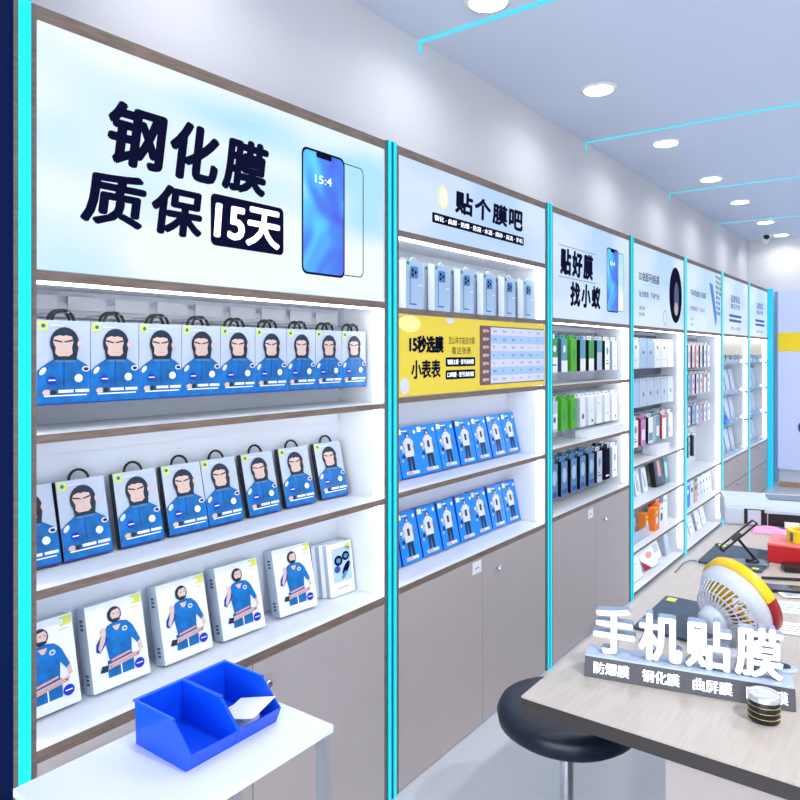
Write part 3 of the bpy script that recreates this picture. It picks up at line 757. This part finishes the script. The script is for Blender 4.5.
for k, (x, y, w, h, fr, sd, lab) in enumerate(((-1.60, 5.06, .08, .13, ORNG, ORNG, 'yellow orange box at the clear tray end of the orange group'), (-1.56, 5.15, .09, .16, ORNG, ORNG, 'orange box with white character mark in the middle of the orange group'),
                                             (-1.56, 5.26, .10, .17, BOXW, ORNG, 'orange sided white box with a blue mark'), (-1.62, 5.36, .11, .22, REDC, REDC, 'tall red box behind the orange boxes'), (-1.6, 5.49, .10, .19, BOXW, LBLUE, 'white box with blue lines beside the tall red box'))):
    simple('small_box', w, h, .05, fr, sd, [(ell(.5, .45, .25, .18), BLUE2 if k == 2 else BOXW, 1), (rect(.2, .75, .8, .85), YEL if k < 2 else BOXS, 1)], x, y, .286, 0, 0, lab, 'box')
m = MB().box(-1.66, -1.56, 4.62, 4.98, .2866, .296, CLEARP).box(-1.66, -1.655, 4.62, 4.98, .296, .40, CLEARP).box(-1.565, -1.56, 4.62, 4.98, .296, .36, CLEARP).box(-1.66, -1.56, 4.62, 4.625, .296, .38, CLEARP)
tag(m.build('clear_tray'), 'empty clear plastic tray beside the orange boxes', 'tray')
LEAF = [(rect(0, .78, .8, .98), DRED, 1), (rect(.1, .5, .7, .53), BOXS, 1), (rect(.1, .4, .6, .42), BOXS, 1), (rect(.1, .84, .6, .9), WHINK, 2)]
simple('leaflet_pack', .26, .2, .02, PAPER, BOXG, LEAF, -1.56, 4.72, .0302, 14, 0, 'white leaflet pack with a red band, lowest shelf, beside the cyan post', 'leaflet')
simple('leaflet_pack', .24, .17, .02, PAPER, BOXG, [([(0, 0), (.5, 0), (.0, .4)], DRED, 1), (ell(.6, .5, .2, .14), PINKI, 1)], -1.57, 5.07, .0302, 25, -6, 'white leaflet pack with a red corner, lowest shelf', 'leaflet')
simple('leaflet_pack', .16, .17, .02, PAPER, BOXG, [(rect(.2, .3, .8, .6), BOXG, 1), (rect(.1, .8, .4, .88), DRED, 1)], -1.6, 5.32, .0302, 18, 0, 'pale leaflet pack with faded print, lowest shelf', 'leaflet')
simple('leaflet_pack', .1, .16, .02, BOXG, BOXS, [(rect(.2, .3, .8, .7), LBLUE, 1)], -1.58, 5.5, .0302, 8, 0, 'narrow bluish leaflet pack beside the last cyan post, lowest shelf', 'leaflet')
# fifth cabinet shelves
for k, (w, fr, sd, lab) in enumerate(((.13, BLUE3, BLUE3, 'blue box on the upright row above the printer counter'), (.11, BOXW, BLUE3, 'white box with blue side beside the blue box'), (.1, SKIN, GRN, 'beige box with green top'))):
    simple('upright_box', w, .2, .06, fr, sd, [(ell(.5, .6, .25, .1), WHINK if k == 0 else INKG, 1), (rect(.1, .86, .9, .98), GRN if k == 2 else BOXW, 2)], -1.56, 5.96 + k * .12, .31, 0, 0, lab)
for k in range(5):
    simple('adapter_pack', .1, .21, .03, BOXW, BOXG, [(rect(.0, .86, 1, 1), GRN if k in (1, 3) else BOXG, 1), (ell(.5, .6, .14, .07), BLACK, 1), (ell(.5, .2, .12, .05), BLACK, 1), (rect(.46, .2, .54, .6), BOXS, 1)], -1.57, 6.32 + k * .105, .31, 4, 0, f'white pack showing two black plugs, {ordn[k]} past the beige box', 'pack', 'white plug packs in a row')
for k in range(5):
    simple('paper_card', .14, .16, .01, PAPER, BOXG, [(rect(.2, .6, .7, .64), BOXS, 1), (rect(.2, .3, .5, .4), SKIN if k == 0 else BOXS, 1)], -1.6 + .01 * (k % 2), 5.86 + k * .2, .0302, 14, 0, f'leaning white card on the lowest shelf before the printer, {ordn[k]} along', 'card', 'leaning white cards on the lowest shelf')
# clear holders in the two glass cabinets
def holder():
    o = empty('clear_holder'); a = .09
    MB().prism([(-.05, 0), (.03, 0), (.03, .004), (-.046, .004), (-.085, .235), (-.089, .235)], -a, a, CLEARP, 'y').build('holder_plate', o)
    MB().prism([(-.044, .006), (-.038, .006), (-.076, .225), (-.082, .225)], -a + .006, a - .006, SHEET, 'y').build('sample_sheet', o)
    MB().prism([(.026, .0045), (.03, .0045), (.03, .04), (.026, .04)], -a, a, CLEARP, 'y').build('front_lip', o)
    return o
SHEET = mat('pale_sample_sheet', (206, 220, 242), .3)
n = 0
for i in (5, 6):
    for j, z in enumerate((1.444, 1.156, .873, .56)):
        for k in range(5):
            if i == 5 and z == .873 and k == 1: continue
            y = CAB[i]['ya'] + .12 + k * (.215 if i == 5 else .195)
            o = inst('hold', holder, -1.575, y, z)
            tag(o, f'clear sloping holder with pale sheet, {ordn[k]} on the {["top", "second", "third", "bottom"][j]} level of the {"nearer" if i == 5 else "far"} glass cabinet', 'display holder', 'clear sample holders on glass shelves')
simple('blue_sample', .16, .13, .03, BLUE3, BLUE3, [(rect(.2, .3, .8, .6), BLUE2, 1)], -1.535, CAB[5]['ya'] + .345, .873, 20, 0, 'small bright blue packet on the third glass shelf', 'packet')

# ------------------------------------------------------------------ back wall panel, camera
t = empty('wall_panel', (-1.415, YB - .001, 0)); tag(t, 'pale wall panel with a yellow band on the back wall', 'wall panel')
PANW = mat('panel_white', (168, 176, 208), .35, emit=.3, ergb=(205, 214, 250)); PANY = mat('panel_yellow', (240, 200, 10), .4, emit=.15)  # faint emission built into both panel colours
PANG = mat('panel_grey', (120, 150, 190), .4)
MB().box(0, 2.9, -.05, -.001, .21, 2.265, PANW).build('board', t)
MB().box(.001, 2.899, -.054, -.0502, 1.57, 1.785, PANY).build('yellow_band', t)
MB().box(-.035, -.0005, -.04, -.001, .05, 2.265, PANG).build('edge_trim', t)
m = MB()
M = Matrix.Rotation(PI / 2, 4, 'X')
m.lathe([(.085, .051), (.085, .056)], (.29, .70, 0), BLUE2, 28, M); m.lathe([(.045, .0562), (.045, .058)], (.29, .70, 0), PANW, 24, M)
m.build('blue_emblem', t)

t = empty('security_camera', (-1.49, 8.87, CEIL)); tag(t, 'white dome security camera on the ceiling in the far corner', 'security camera')
MB().lathe([(.055, 0), (.055, -.02), (.05, -.03)][::-1], (0, 0, 0), WHITE, 24).build('mount', t)
M = Matrix.Translation((0, 0, -.055)) @ Matrix.Rotation(R(62), 4, 'X') @ Matrix.Rotation(R(25), 4, 'Y')
MB().lathe([(.002, -.05), (.03, -.045), (.046, -.02), (.05, .01), (.044, .045), (.036, .05)], (0, 0, 0), WHITE, 24, M).build('camera_body', t)
MB().lathe([(.034, .0505), (.03, .06), (.018, .068), (.002, .07)], (0, 0, 0), BLACK, 24, M).build('lens', t)

# ------------------------------------------------------------------ counter
CT = .75
t = empty('service_counter', (-.764, 1.496, 0)); tag(t, 'long pale wood service counter with dark edge, carrying the lit sign and printer', 'counter')
MB().box(0, 1.35, 0, 2.75, CT - .004, CT, COUNTER).box(0, 1.35, 0, 2.75, CT - .035, CT - .004, CEDGE).build('worktop', t)
MB().box(.32, 1.33, .03, .05, 0, CT - .036, TAUPE).build('end_panel', t)
MB().box(.32, 1.33, 2.70, 2.72, 0, CT - .036, TAUPE).build('end_panel', t)
MB().box(.32, .34, .05, 2.70, 0, CT - .036, TAUPE).build('front_panel', t)
ZC = CT + .0006
# letter sign
A = Vector((*at(584, 676, CT), 0)); B = Vector((*at(752, 705, CT), 0))
ang = math.atan2(B.y - A.y, B.x - A.x)
t = empty('letter_sign', (A.x, A.y, ZC), (0, 0, ang)); tag(t, 'freestanding lit sign with large white characters on a slate base, on the counter', 'sign')
LN = .462
m = MB().prism([(0, 0), (.085, 0), (.085, .044), (.016, .044)], 0, LN, SIGNB, 'x')
m.build('base', t)
MB().prism([(.016, .0442), (.085, .0442), (.085, .048), (.018, .048)], .001, LN - .001, SIGNL, 'x').build('ledge', t)
m = MB()
def slope_text(s_, x0, x1, v0, v1, mt):
    mm = MB(); text(mm, s_, 0, 0, x1 - x0, v1 - v0, 0, mt, .03)
    out = [(x0 + v[1], .016 * (v0 + v[2]) / .044 - .0006 - v[0], (v0 + v[2]) + .0003) for v in mm.v]
    m = MB(); m.add(out, mm.f, mt); m.build('base_lettering', t)
for k, st in enumerate(('防爆膜', '钢化膜', '曲屏膜', '防窥膜')):
    x0 = .022 + k * .1135; slope_text(st, x0, x0 + .085, .009, .036, WHGLOW)
def letter3d(ch, x0, x1, z0, z1, yb, th, parent):
    vs, fs, ns = glyphs(ch, 0, .5)
    a = min(v[0] for v in vs); b = max(v[0] for v in vs); c = min(v[1] for v in vs); d = max(v[1] for v in vs)
    H = z1 - z0; dz = .022 * H; dx = .034 * H; m = MB()
    fr = [f for f, n in zip(fs, ns) if n[2] > .9]; ot = [f for f, n in zip(fs, ns) if n[2] <= .9]
    for k, (p, r) in enumerate(DIRS8):
        out = [(x0 + dx + (v[0] - a) / (b - a) * (x1 - x0 - 2 * dx) + p * dx, yb + (.5 - v[2]) * th - .00004 * k, z0 + dz + (v[1] - c) / (d - c) * (H - 2 * dz) + r * dz) for v in vs]
        m.add(out, fr, LETF); m.add(out, ot, ACRY)
    m.build('letter', parent)
for k, ch in enumerate('手机贴膜'):
    x0 = .017 + k * .1075
    letter3d(ch, x0, x0 + .101, .049, .165, .036, .03, t)

# mats
def mat_pad(x0, x1, y0, y1, lab, yw=0):
    t = empty('cutting_mat', ((x0 + x1) / 2, (y0 + y1) / 2, ZC), (0, 0, R(yw))); tag(t, lab, 'mat')
    a, b = (x1 - x0) / 2, (y1 - y0) / 2
    MB().prism(rrect(-a, -b, a, b, .012), 0, .008, MATD, 'z').build('pad', t)
    m = MB().box(-a + .012, -a + .04, b - .05, b - .015, .0082, .0088, LIME).box(a - .035, a - .012, -b + .012, -b + .035, .0082, .0088, LIME); m.build('lime_label', t)
mat_pad(-.71, -.49, 2.845, 3.165, 'slate cutting mat lying under the folding phone stand')
mat_pad(-.69, -.47, 2.05, 2.38, 'slate cutting mat beside the fan behind the letter sign')
# phone stand
px, py = -.545, 2.93
t = empty('phone_stand', (px, py, ZC + .0085), (0, 0, R(28))); tag(t, 'black folding phone stand on the slate mat', 'phone stand')
MB().prism(rrect(-.06, -.04, .06, .04, .01), 0, .005, PRNS, 'z').build('base_plate', t)
MB().lathe([(.024, .0052), (.024, .012), (.018, .016)], (.01, 0, 0), BLACK, 20).build('pivot', t)
for s_ in (-.012, .012): MB().tube([(.02, s_, .016), (-.045, s_ * 1.5, .095)], .004, BLACK, 6).build('arm', t)
m = MB(); M = Matrix.Translation((-.045, 0, .095)) @ Matrix.Rotation(R(-42), 4, 'Y')
for s_ in (-.026, .026): m.box(-.075, .09, s_ - .004, s_ + .004, 0, .005, BLACK, M)
m.box(.085, .09, -.026, .026, 0, .005, BLACK, M); m.box(-.02, .02, -.026, .026, -.001, .006, BLACK, M); m.box(-.078, -.07, -.03, .03, 0, .02, BLACK, M)
m.build('cradle', t)
# fan
c = Vector((0, 0, 0)); d = 1.93
l = (738 - 400) / F * d; fc = Vector((-SY * d + CY * l, CY * d + SY * l, .880))
right = Vector((CY, SY, 0)); fwd = Vector((-SY, CY, 0)); up = Vector((0, 0, 1))
nb = (-right * .84 - up * .43 - fwd * .34).normalized()      # towards the back of the fan
t = empty('desk_fan', (fc.x, fc.y, ZC)); tag(t, 'white desk fan with yellow and red front ring behind the letter sign', 'fan')
zax = nb; xax = up.cross(zax).normalized(); yax = zax.cross(xax)
FM = Matrix((( xax.x, yax.x, zax.x, 0), (xax.y, yax.y, zax.y, 0), (xax.z, yax.z, zax.z, fc.z - ZC), (0, 0, 0, 1)))
RR = .106
m = MB(); n = 48
# front ring: yellow with a red part
def ring(m, r0, r1, z0, z1, a0, a1, mt, k=24):
    vs = []; fs = []
    for i in range(k + 1):
        a = a0 + (a1 - a0) * i / k; ca, sa = math.cos(a), math.sin(a)
        vs += [(r0 * ca, r0 * sa, z0), (r1 * ca, r1 * sa, z0 + .004), (r1 * ca, r1 * sa, z1), (r0 * ca, r0 * sa, z1)]
    for i in range(k):
        for j in range(4): fs.append((4 * i + j, 4 * i + (j + 1) % 4, 4 * i + 4 + (j + 1) % 4, 4 * i + 4 + j))
    m.add(vs, fs, mt, True, FM)
up_a = math.atan2(yax.dot(up), xax.dot(up)); r_a = math.atan2(yax.dot(right), xax.dot(right))
m1 = MB(); ring(m1, RR - .012, RR + .008, -.03, .002, up_a - R(75), up_a + R(110), FANY, 36); m1.build('front_ring', t)
m1 = MB(); ring(m1, RR - .012, RR + .0075, -.03, .002, up_a + R(110), up_a + R(285), FANR, 36); m1.build('front_ring', t)
# back shell: solid outer band and slotted cage
m1 = MB(); vs = []; fs = []; prof = [(RR, .0), (RR - .002, .02), (RR - .012, .036), (RR - .022, .044)]
for (r_, z_) in prof:
    for k in range(n): a = 2 * PI * k / n; vs.append((r_ * math.cos(a), r_ * math.sin(a), z_))
for j in range(len(prof) - 1):
    for k in range(n): fs.append((j * n + k, j * n + (k + 1) % n, (j + 1) * n + (k + 1) % n, (j + 1) * n + k))
m1.add(vs, fs, FANW, True, FM); m1.build('rear_shell', t)
m1 = MB()
for k in range(36):
    a = 2 * PI * k / 36
    m1.tube([((RR - .02) * math.cos(a), (RR - .02) * math.sin(a), .042), (.07 * math.cos(a + .08), .07 * math.sin(a + .08), .075), (.034 * math.cos(a + .16), .034 * math.sin(a + .16), .09)], .0024, FANW, 5, M=FM)
for rr, zz_ in ((.07, .075),):
    m1.tube([(rr * math.cos(2 * PI * k / 32), rr * math.sin(2 * PI * k / 32), zz_) for k in range(32)], .0016, FANW, 5, True, FM)
m1.build('rear_grille', t)
m1 = MB().lathe([(.036, .07), (.038, .09), (.035, .115), (.026, .126), (.002, .128)], (0, 0, 0), FANW, 28, FM); m1.build('motor_housing', t)
m1 = MB()
for k in range(24):
    a = 2 * PI * k / 24
    m1.tube([((RR - .014) * math.cos(a), (RR - .014) * math.sin(a), -.026), (.03 * math.cos(a), .03 * math.sin(a), -.04)], .0014, FANW, 5, M=FM)
m1.lathe([(.03, -.042), (.03, -.036)], (0, 0, 0), FANY, 24, FM); m1.build('front_grille', t)
for k in range(5):
    m1 = MB(); a0 = 2 * PI * k / 5; vs = []
    pts = [(.018, -.5), (.09, -.42), (.094, .05), (.085, .42), (.018, .35)]
    lo = [(r_ * math.cos(a0 + q), r_ * math.sin(a0 + q), .012 + q * .02) for r_, q in pts]
    hi = [(x, y, z + .002) for x, y, z in lo]
    m1.add(lo + hi, [(4, 3, 2, 1, 0), (5, 6, 7, 8, 9)] + [(j, (j + 1) % 5, 5 + (j + 1) % 5, 5 + j) for j in range(5)], FANY, M=FM); m1.build('blade', t)
mh = FM @ Vector((0, 0, .08))
m1 = MB().tube([mh, mh + Vector((.0, .0, -.03)), Vector((mh.x * .6, mh.y * .6, .012))], .011, FANW, 10); m1.build('neck', t)
MB().lathe([(.06, 0), (.06, .006), (.05, .012), (.012, .016)], (mh.x * .6, mh.y * .6, 0), FANW, 32).build('base', t)

# printer
x, y = at(724, 524, CT); A29 = R(17)
t = empty('printer', (x, y, ZC), (0, 0, A29)); tag(t, 'white inkjet printer with dark paper slot at the end of the counter', 'printer')
# local x to the right along the front, y backwards
m = MB().box(0, .46, 0, .26, 0, .085, PRNW).build('body', t, .012)
MB().prism([(.02, .085), (.26, .085), (.26, .11), (.05, .113)], .003, .457, PRNW, 'x').build('lid', t, .004)
MB().box(.085, .18, -.002, .01, .008, .078, PRND).build('slot_recess', t)
MB().box(.10, .155, -.004, -.0022, .008, .074, PRNW).build('ink_cover', t)
m = MB().box(.185, .43, -.002, .01, .006, .062, PRND); m.build('paper_tray', t)
MB().box(.25, .31, -.018, -.0025, .004, .03, PAPER).build('paper_stack', t)
MB().box(.17, .456, -.006, .02, .064, .078, PRNW).build('tray_lip', t, .002)
MB().prism([(.07, .1135), (.2, .1115), (.2, .1165), (.07, .1165)], .2, .40, PRNS, 'x').build('control_panel', t)
# pink cloth
x, y = at(769, 532, CT)
bm = MB(); n = 14; vs = []; fs = []
for j in range(n + 1):
    for i in range(n + 1):
        u, v = i / n, j / n
        e = min(u, 1 - u, v, 1 - v); h = .004 + min(1, e * 6) * (.014 + .004 * math.sin(u * 9 + v * 4) + .003 * math.cos(v * 11))
        vs.append(((u - .5) * .15 + .006 * math.sin(v * 7), (v - .5) * .12 + .008 * math.sin(u * 6), h))
for j in range(n):
    for i in range(n): a = j * (n + 1) + i; fs.append((a, a + 1, a + n + 2, a + n + 1))
bm.add(vs, fs, PINKC, True); bm.add([(v[0], v[1], 0) for v in vs], [f[::-1] for f in fs], PINKC)
bd = [i for i in range(n)] + [(i + 1) * (n + 1) - 1 for i in range(n)] + [n * (n + 1) + n - i for i in range(n)] + [(n - i) * (n + 1) for i in range(n)]
N_ = len(vs); allv = vs + [(v[0], v[1], 0) for v in vs]
bm.add(allv, [(bd[k] + N_, bd[(k + 1) % len(bd)] + N_, bd[(k + 1) % len(bd)], bd[k]) for k in range(len(bd))], PINKC, True)
o = bm.build('folded_cloth'); o.location = (x, y, ZC); o.rotation_euler = (0, 0, R(14)); tag(o, 'folded pink cloth on the counter in front of the printer', 'cloth')
# red box + tape
x, y = at(767.5, 562, CT)
t = empty('red_box', (x, y, ZC), (0, 0, R(4))); tag(t, 'red box with the yellow tape roll on top', 'box')
MB().box(0, .24, 0, .17, 0, .066, REDB).build('box_body', t, .001); MB().box(-.001, .241, -.001, .171, .0662, .073, REDT).build('lid', t)
t2 = empty('tape_roll'); tag(t2, 'roll of yellow tape lying on the red box', 'tape roll')
c_, s_ = math.cos(R(4)), math.sin(R(4)); lx, ly = .115, .09
t2.location = (x + lx * c_ - ly * s_, y + lx * s_ + ly * c_, ZC + .0738)
m = MB(); k = 36; ro, ri, h = .058, .038, .045
vs = []
for i in range(k):
    a = 2 * PI * i / k
    for r_, z_ in ((ro, 0), (ro, h), (ri, h), (ri, 0)): vs.append((r_ * math.cos(a), r_ * math.sin(a), z_))
fs = []
for i in range(k):
    for j in range(4): fs.append((4 * i + j, 4 * ((i + 1) % k) + j, 4 * ((i + 1) % k) + (j + 1) % 4, 4 * i + (j + 1) % 4))
m.add(vs, fs, TAPE); m.build('tape', t2)
a = R(-125); M = Matrix.Rotation(a, 4, 'Z')
MB().box(ro + .0003, ro + .002, -.006, .006, .006, h - .006, INKG, M).build('tape_tab', t2)
# phone, wallet, pen, papers
def slabthing(name, px_, py_, w, l_, h, yw, mt, lab, cat, extra=None, r=.006):
    x, y = at(px_, py_, CT); t = empty(name, (x, y, ZC), (0, 0, R(yw))); tag(t, lab, cat)
    MB().prism(rrect(-w / 2, -l_ / 2, w / 2, l_ / 2, r), 0, h, mt, 'z').build('body', t, .001)
    if extra: MB().prism(rrect(-w / 2 + .004, -l_ / 2 + .004, w / 2 - .004, l_ / 2 - .004, r * .8), h + .0001, h + .0008, extra, 'z').build('screen', t)
    return t
SCR = mat('phone_glass', (16, 34, 62), .08)
slabthing('phone', 785, 590.5, .15, .07, .009, 22, BLACK, 'dark phone lying on the counter beyond the fan', 'phone', SCR, .01)
slabthing('wallet', 798, 571, .10, .07, .02, 20, BLACK, 'black wallet beside the red box', 'wallet')
x, y = at(783, 580.5, CT); o = MB().tube([(-.07, 0, .006), (.075, 0, .006)], .005, BLACK, 10).build('pen'); o.location = (x, y, ZC); o.rotation_euler = (0, 0, R(27)); tag(o, 'black pen between the wallet and phone', 'pen')
PP = [((792, 608), .13, .11, 18, 'printed white label card beside the fan ring'), ((796, 630), .14, .10, 12, 'label sheet with small brown marks beside the fan, closest to the letter sign'), ((796, 596), .10, .06, 28, 'white sheet lying beside the dark phone')]
for k, (p, w, l_, yw, lab) in enumerate(PP):
    x, y = at(*p, CT); t = empty('label_sheet', (x, y, ZC + .0012 * k), (0, 0, R(yw))); tag(t, lab, 'label sheet')
    MB().box(-w / 2, w / 2, -l_ / 2, l_ / 2, 0, .001, PAPER).build('sheet', t)
    m = MB()
    for j in range(3): m.box(-w * .35, w * (.1 + .1 * j), -l_ * .25 + j * l_ * .2, -l_ * .25 + j * l_ * .2 + .005, .0012, .0014, INKG if k != 1 else GOLD)
    m.build('printed_lines', t)
# cable grommet
x, y = at(783, 668, CT)
t = empty('cable_grommet', (x, y, ZC)); tag(t, 'round cable grommet set in the counter beside the letter sign', 'grommet')
MB().lathe([(.034, 0), (.034, .003), (.026, .005)], (0, 0, 0), SIGNL, 28).build('ring', t); MB().lathe([(.018, .0052), (.018, .0058)], (0, 0, 0), BLACK, 24).build('opening', t)
MB().tube([(0, 0, .006), (-.005, -.02, .02), (-.02, -.05, .012), (-.03, -.09, .0035), (-.035, -.13, .0035)], .0025, BOXW, 6).build('cable', t)
pts = [at(*p, CT) for p in ((675, 573), (683, 564), (690, 561), (697, 561.5))]
m = MB().tube([(p[0] + .0, p[1], ZC + .003) for p in pts], .0025, GREYP, 6)
tag(m.build('cable'), 'thin grey cable curling from the slate mat to the counter edge', 'cable')
# tin
x, y = at(764, 692, CT + .06); 
t = empty('round_tin', (x, y, ZC)); tag(t, 'round dark tin with silver lid standing before the letter sign', 'tin')
MB().lathe([(.029, 0), (.032, .004), (.032, .044), (.031, .046)], (0, 0, 0), BLACK, 32).build('tin_body', t)
m = MB().lathe([(.0335, .0462), (.0335, .056), (.031, .059), (.026, .0575), (.025, .0565)], (0, 0, 0), TINL, 32); m.build('lid', t)
m = MB()
for z in (.012, .024, .036): m.tube([(.0323 * math.cos(2 * PI * k / 32), .0323 * math.sin(2 * PI * k / 32), z) for k in range(32)], .001, GOLD, 5, True)
m.build('gold_band', t)

# stool
t = empty('stool', (-.862, 1.98, 0)); tag(t, 'round black stool tucked between the cabinets and the counter', 'stool')
MB().lathe([(.18, .44), (.20, .455), (.205, .485), (.195, .505), (.16, .512), (.002, .513)], (0, 0, 0), STOOL, 40).build('seat', t)
MB().lathe([(.02, .06), (.02, .44)], (0, 0, 0), CHROME, 16).build('column', t)
for k in range(5):
    a = 2 * PI * k / 5; MB().tube([(0, 0, .07), (.2 * math.cos(a), .2 * math.sin(a), .045)], .014, CHROME, 8).build('leg', t)
    m = MB().lathe([(.02, -.02), (.022, 0), (.02, .02)], (0, 0, 0), BLACK, 14, Matrix.Translation((.2 * math.cos(a), .2 * math.sin(a), .0225)) @ Matrix.Rotation(PI / 2, 4, 'X')); m.build('caster', t)

# bins and side table
t = empty('side_table', (-1.20, .88, 0)); tag(t, 'low white side table under the blue bins', 'table')
MB().box(-.15, .17, -.26, .26, .734, .749, WHITE).build('tabletop', t)
for sx in (-.135, .155):
    for sy in (-.245, .245): MB().box(sx - .012, sx + .012, sy - .012, sy + .012, 0, .733, FRAMEG).build('leg', t)
def bin_():
    o = empty('parts_bin'); w = .058; h = .085; T = .003
    m = MB()
    side = [(-.075, 0), (.09, 0), (.105, .035), (.05, h), (-.08, h)]
    for s_ in (-1, 1):
        a, b_ = sorted((s_ * w, s_ * (w - T))); m.prism(side, a, b_, BINB, 'y')
    m.box(-.075, .09, -w + T, w - T, 0, T, BINB)
    m.prism([(-.075, T), (-.072, T), (-.077, h), (-.08, h)], -w + T, w - T, BINB, 'y')
    m.prism([(.087, T), (.09, T), (.105, .035), (.102, .035)], -w + T, w - T, BINB, 'y'); m.build('tub', o)
    m = MB().box(-.084, .05, -w - .002, -w + .0035, h + .0002, h + .004, BINB2).box(-.084, .05, w - .0035, w + .002, h + .0002, h + .004, BINB2).box(-.084, -.075, -w + .0036, w - .0036, h + .0002, h + .004, BINB2)
    m.build('rim', o)
    return o
for k, y in enumerate((.900, 1.017)):
    o = inst('bin', bin_, -1.228, y, .749)
    tag(o, ['blue plastic parts bin standing closer to the navy pillar', 'blue plastic parts bin holding white paper, closer to the door knob'][k], 'bin', 'blue plastic parts bins')
o = MB().box(-.045, .05, -.042, .042, 0, .001, PAPER).build('paper_slip'); o.location = (-1.17, 1.018, .792); o.rotation_euler = (R(6), R(-14), R(12)); tag(o, 'white paper slip lying in the blue bin', 'paper')
o2 = MB().box(-.03, .04, -.03, .03, 0, .022, BOXW).build('small_carton'); o2.location = (-1.20, 1.017, .7529); tag(o2, 'small white carton in the blue bin under the paper', 'box')

# ------------------------------------------------------------------ light
w = bpy.data.worlds.new('world'); scn.world = w; w.use_nodes = True
bg = w.node_tree.nodes['Background']; bg.inputs[0].default_value = (.975, .985, 1, 1); bg.inputs[1].default_value = 5.0
scn.view_settings.view_transform = 'Standard'; scn.view_settings.look = 'None'; scn.view_settings.gamma = 1; scn.view_settings.exposure = 0.22
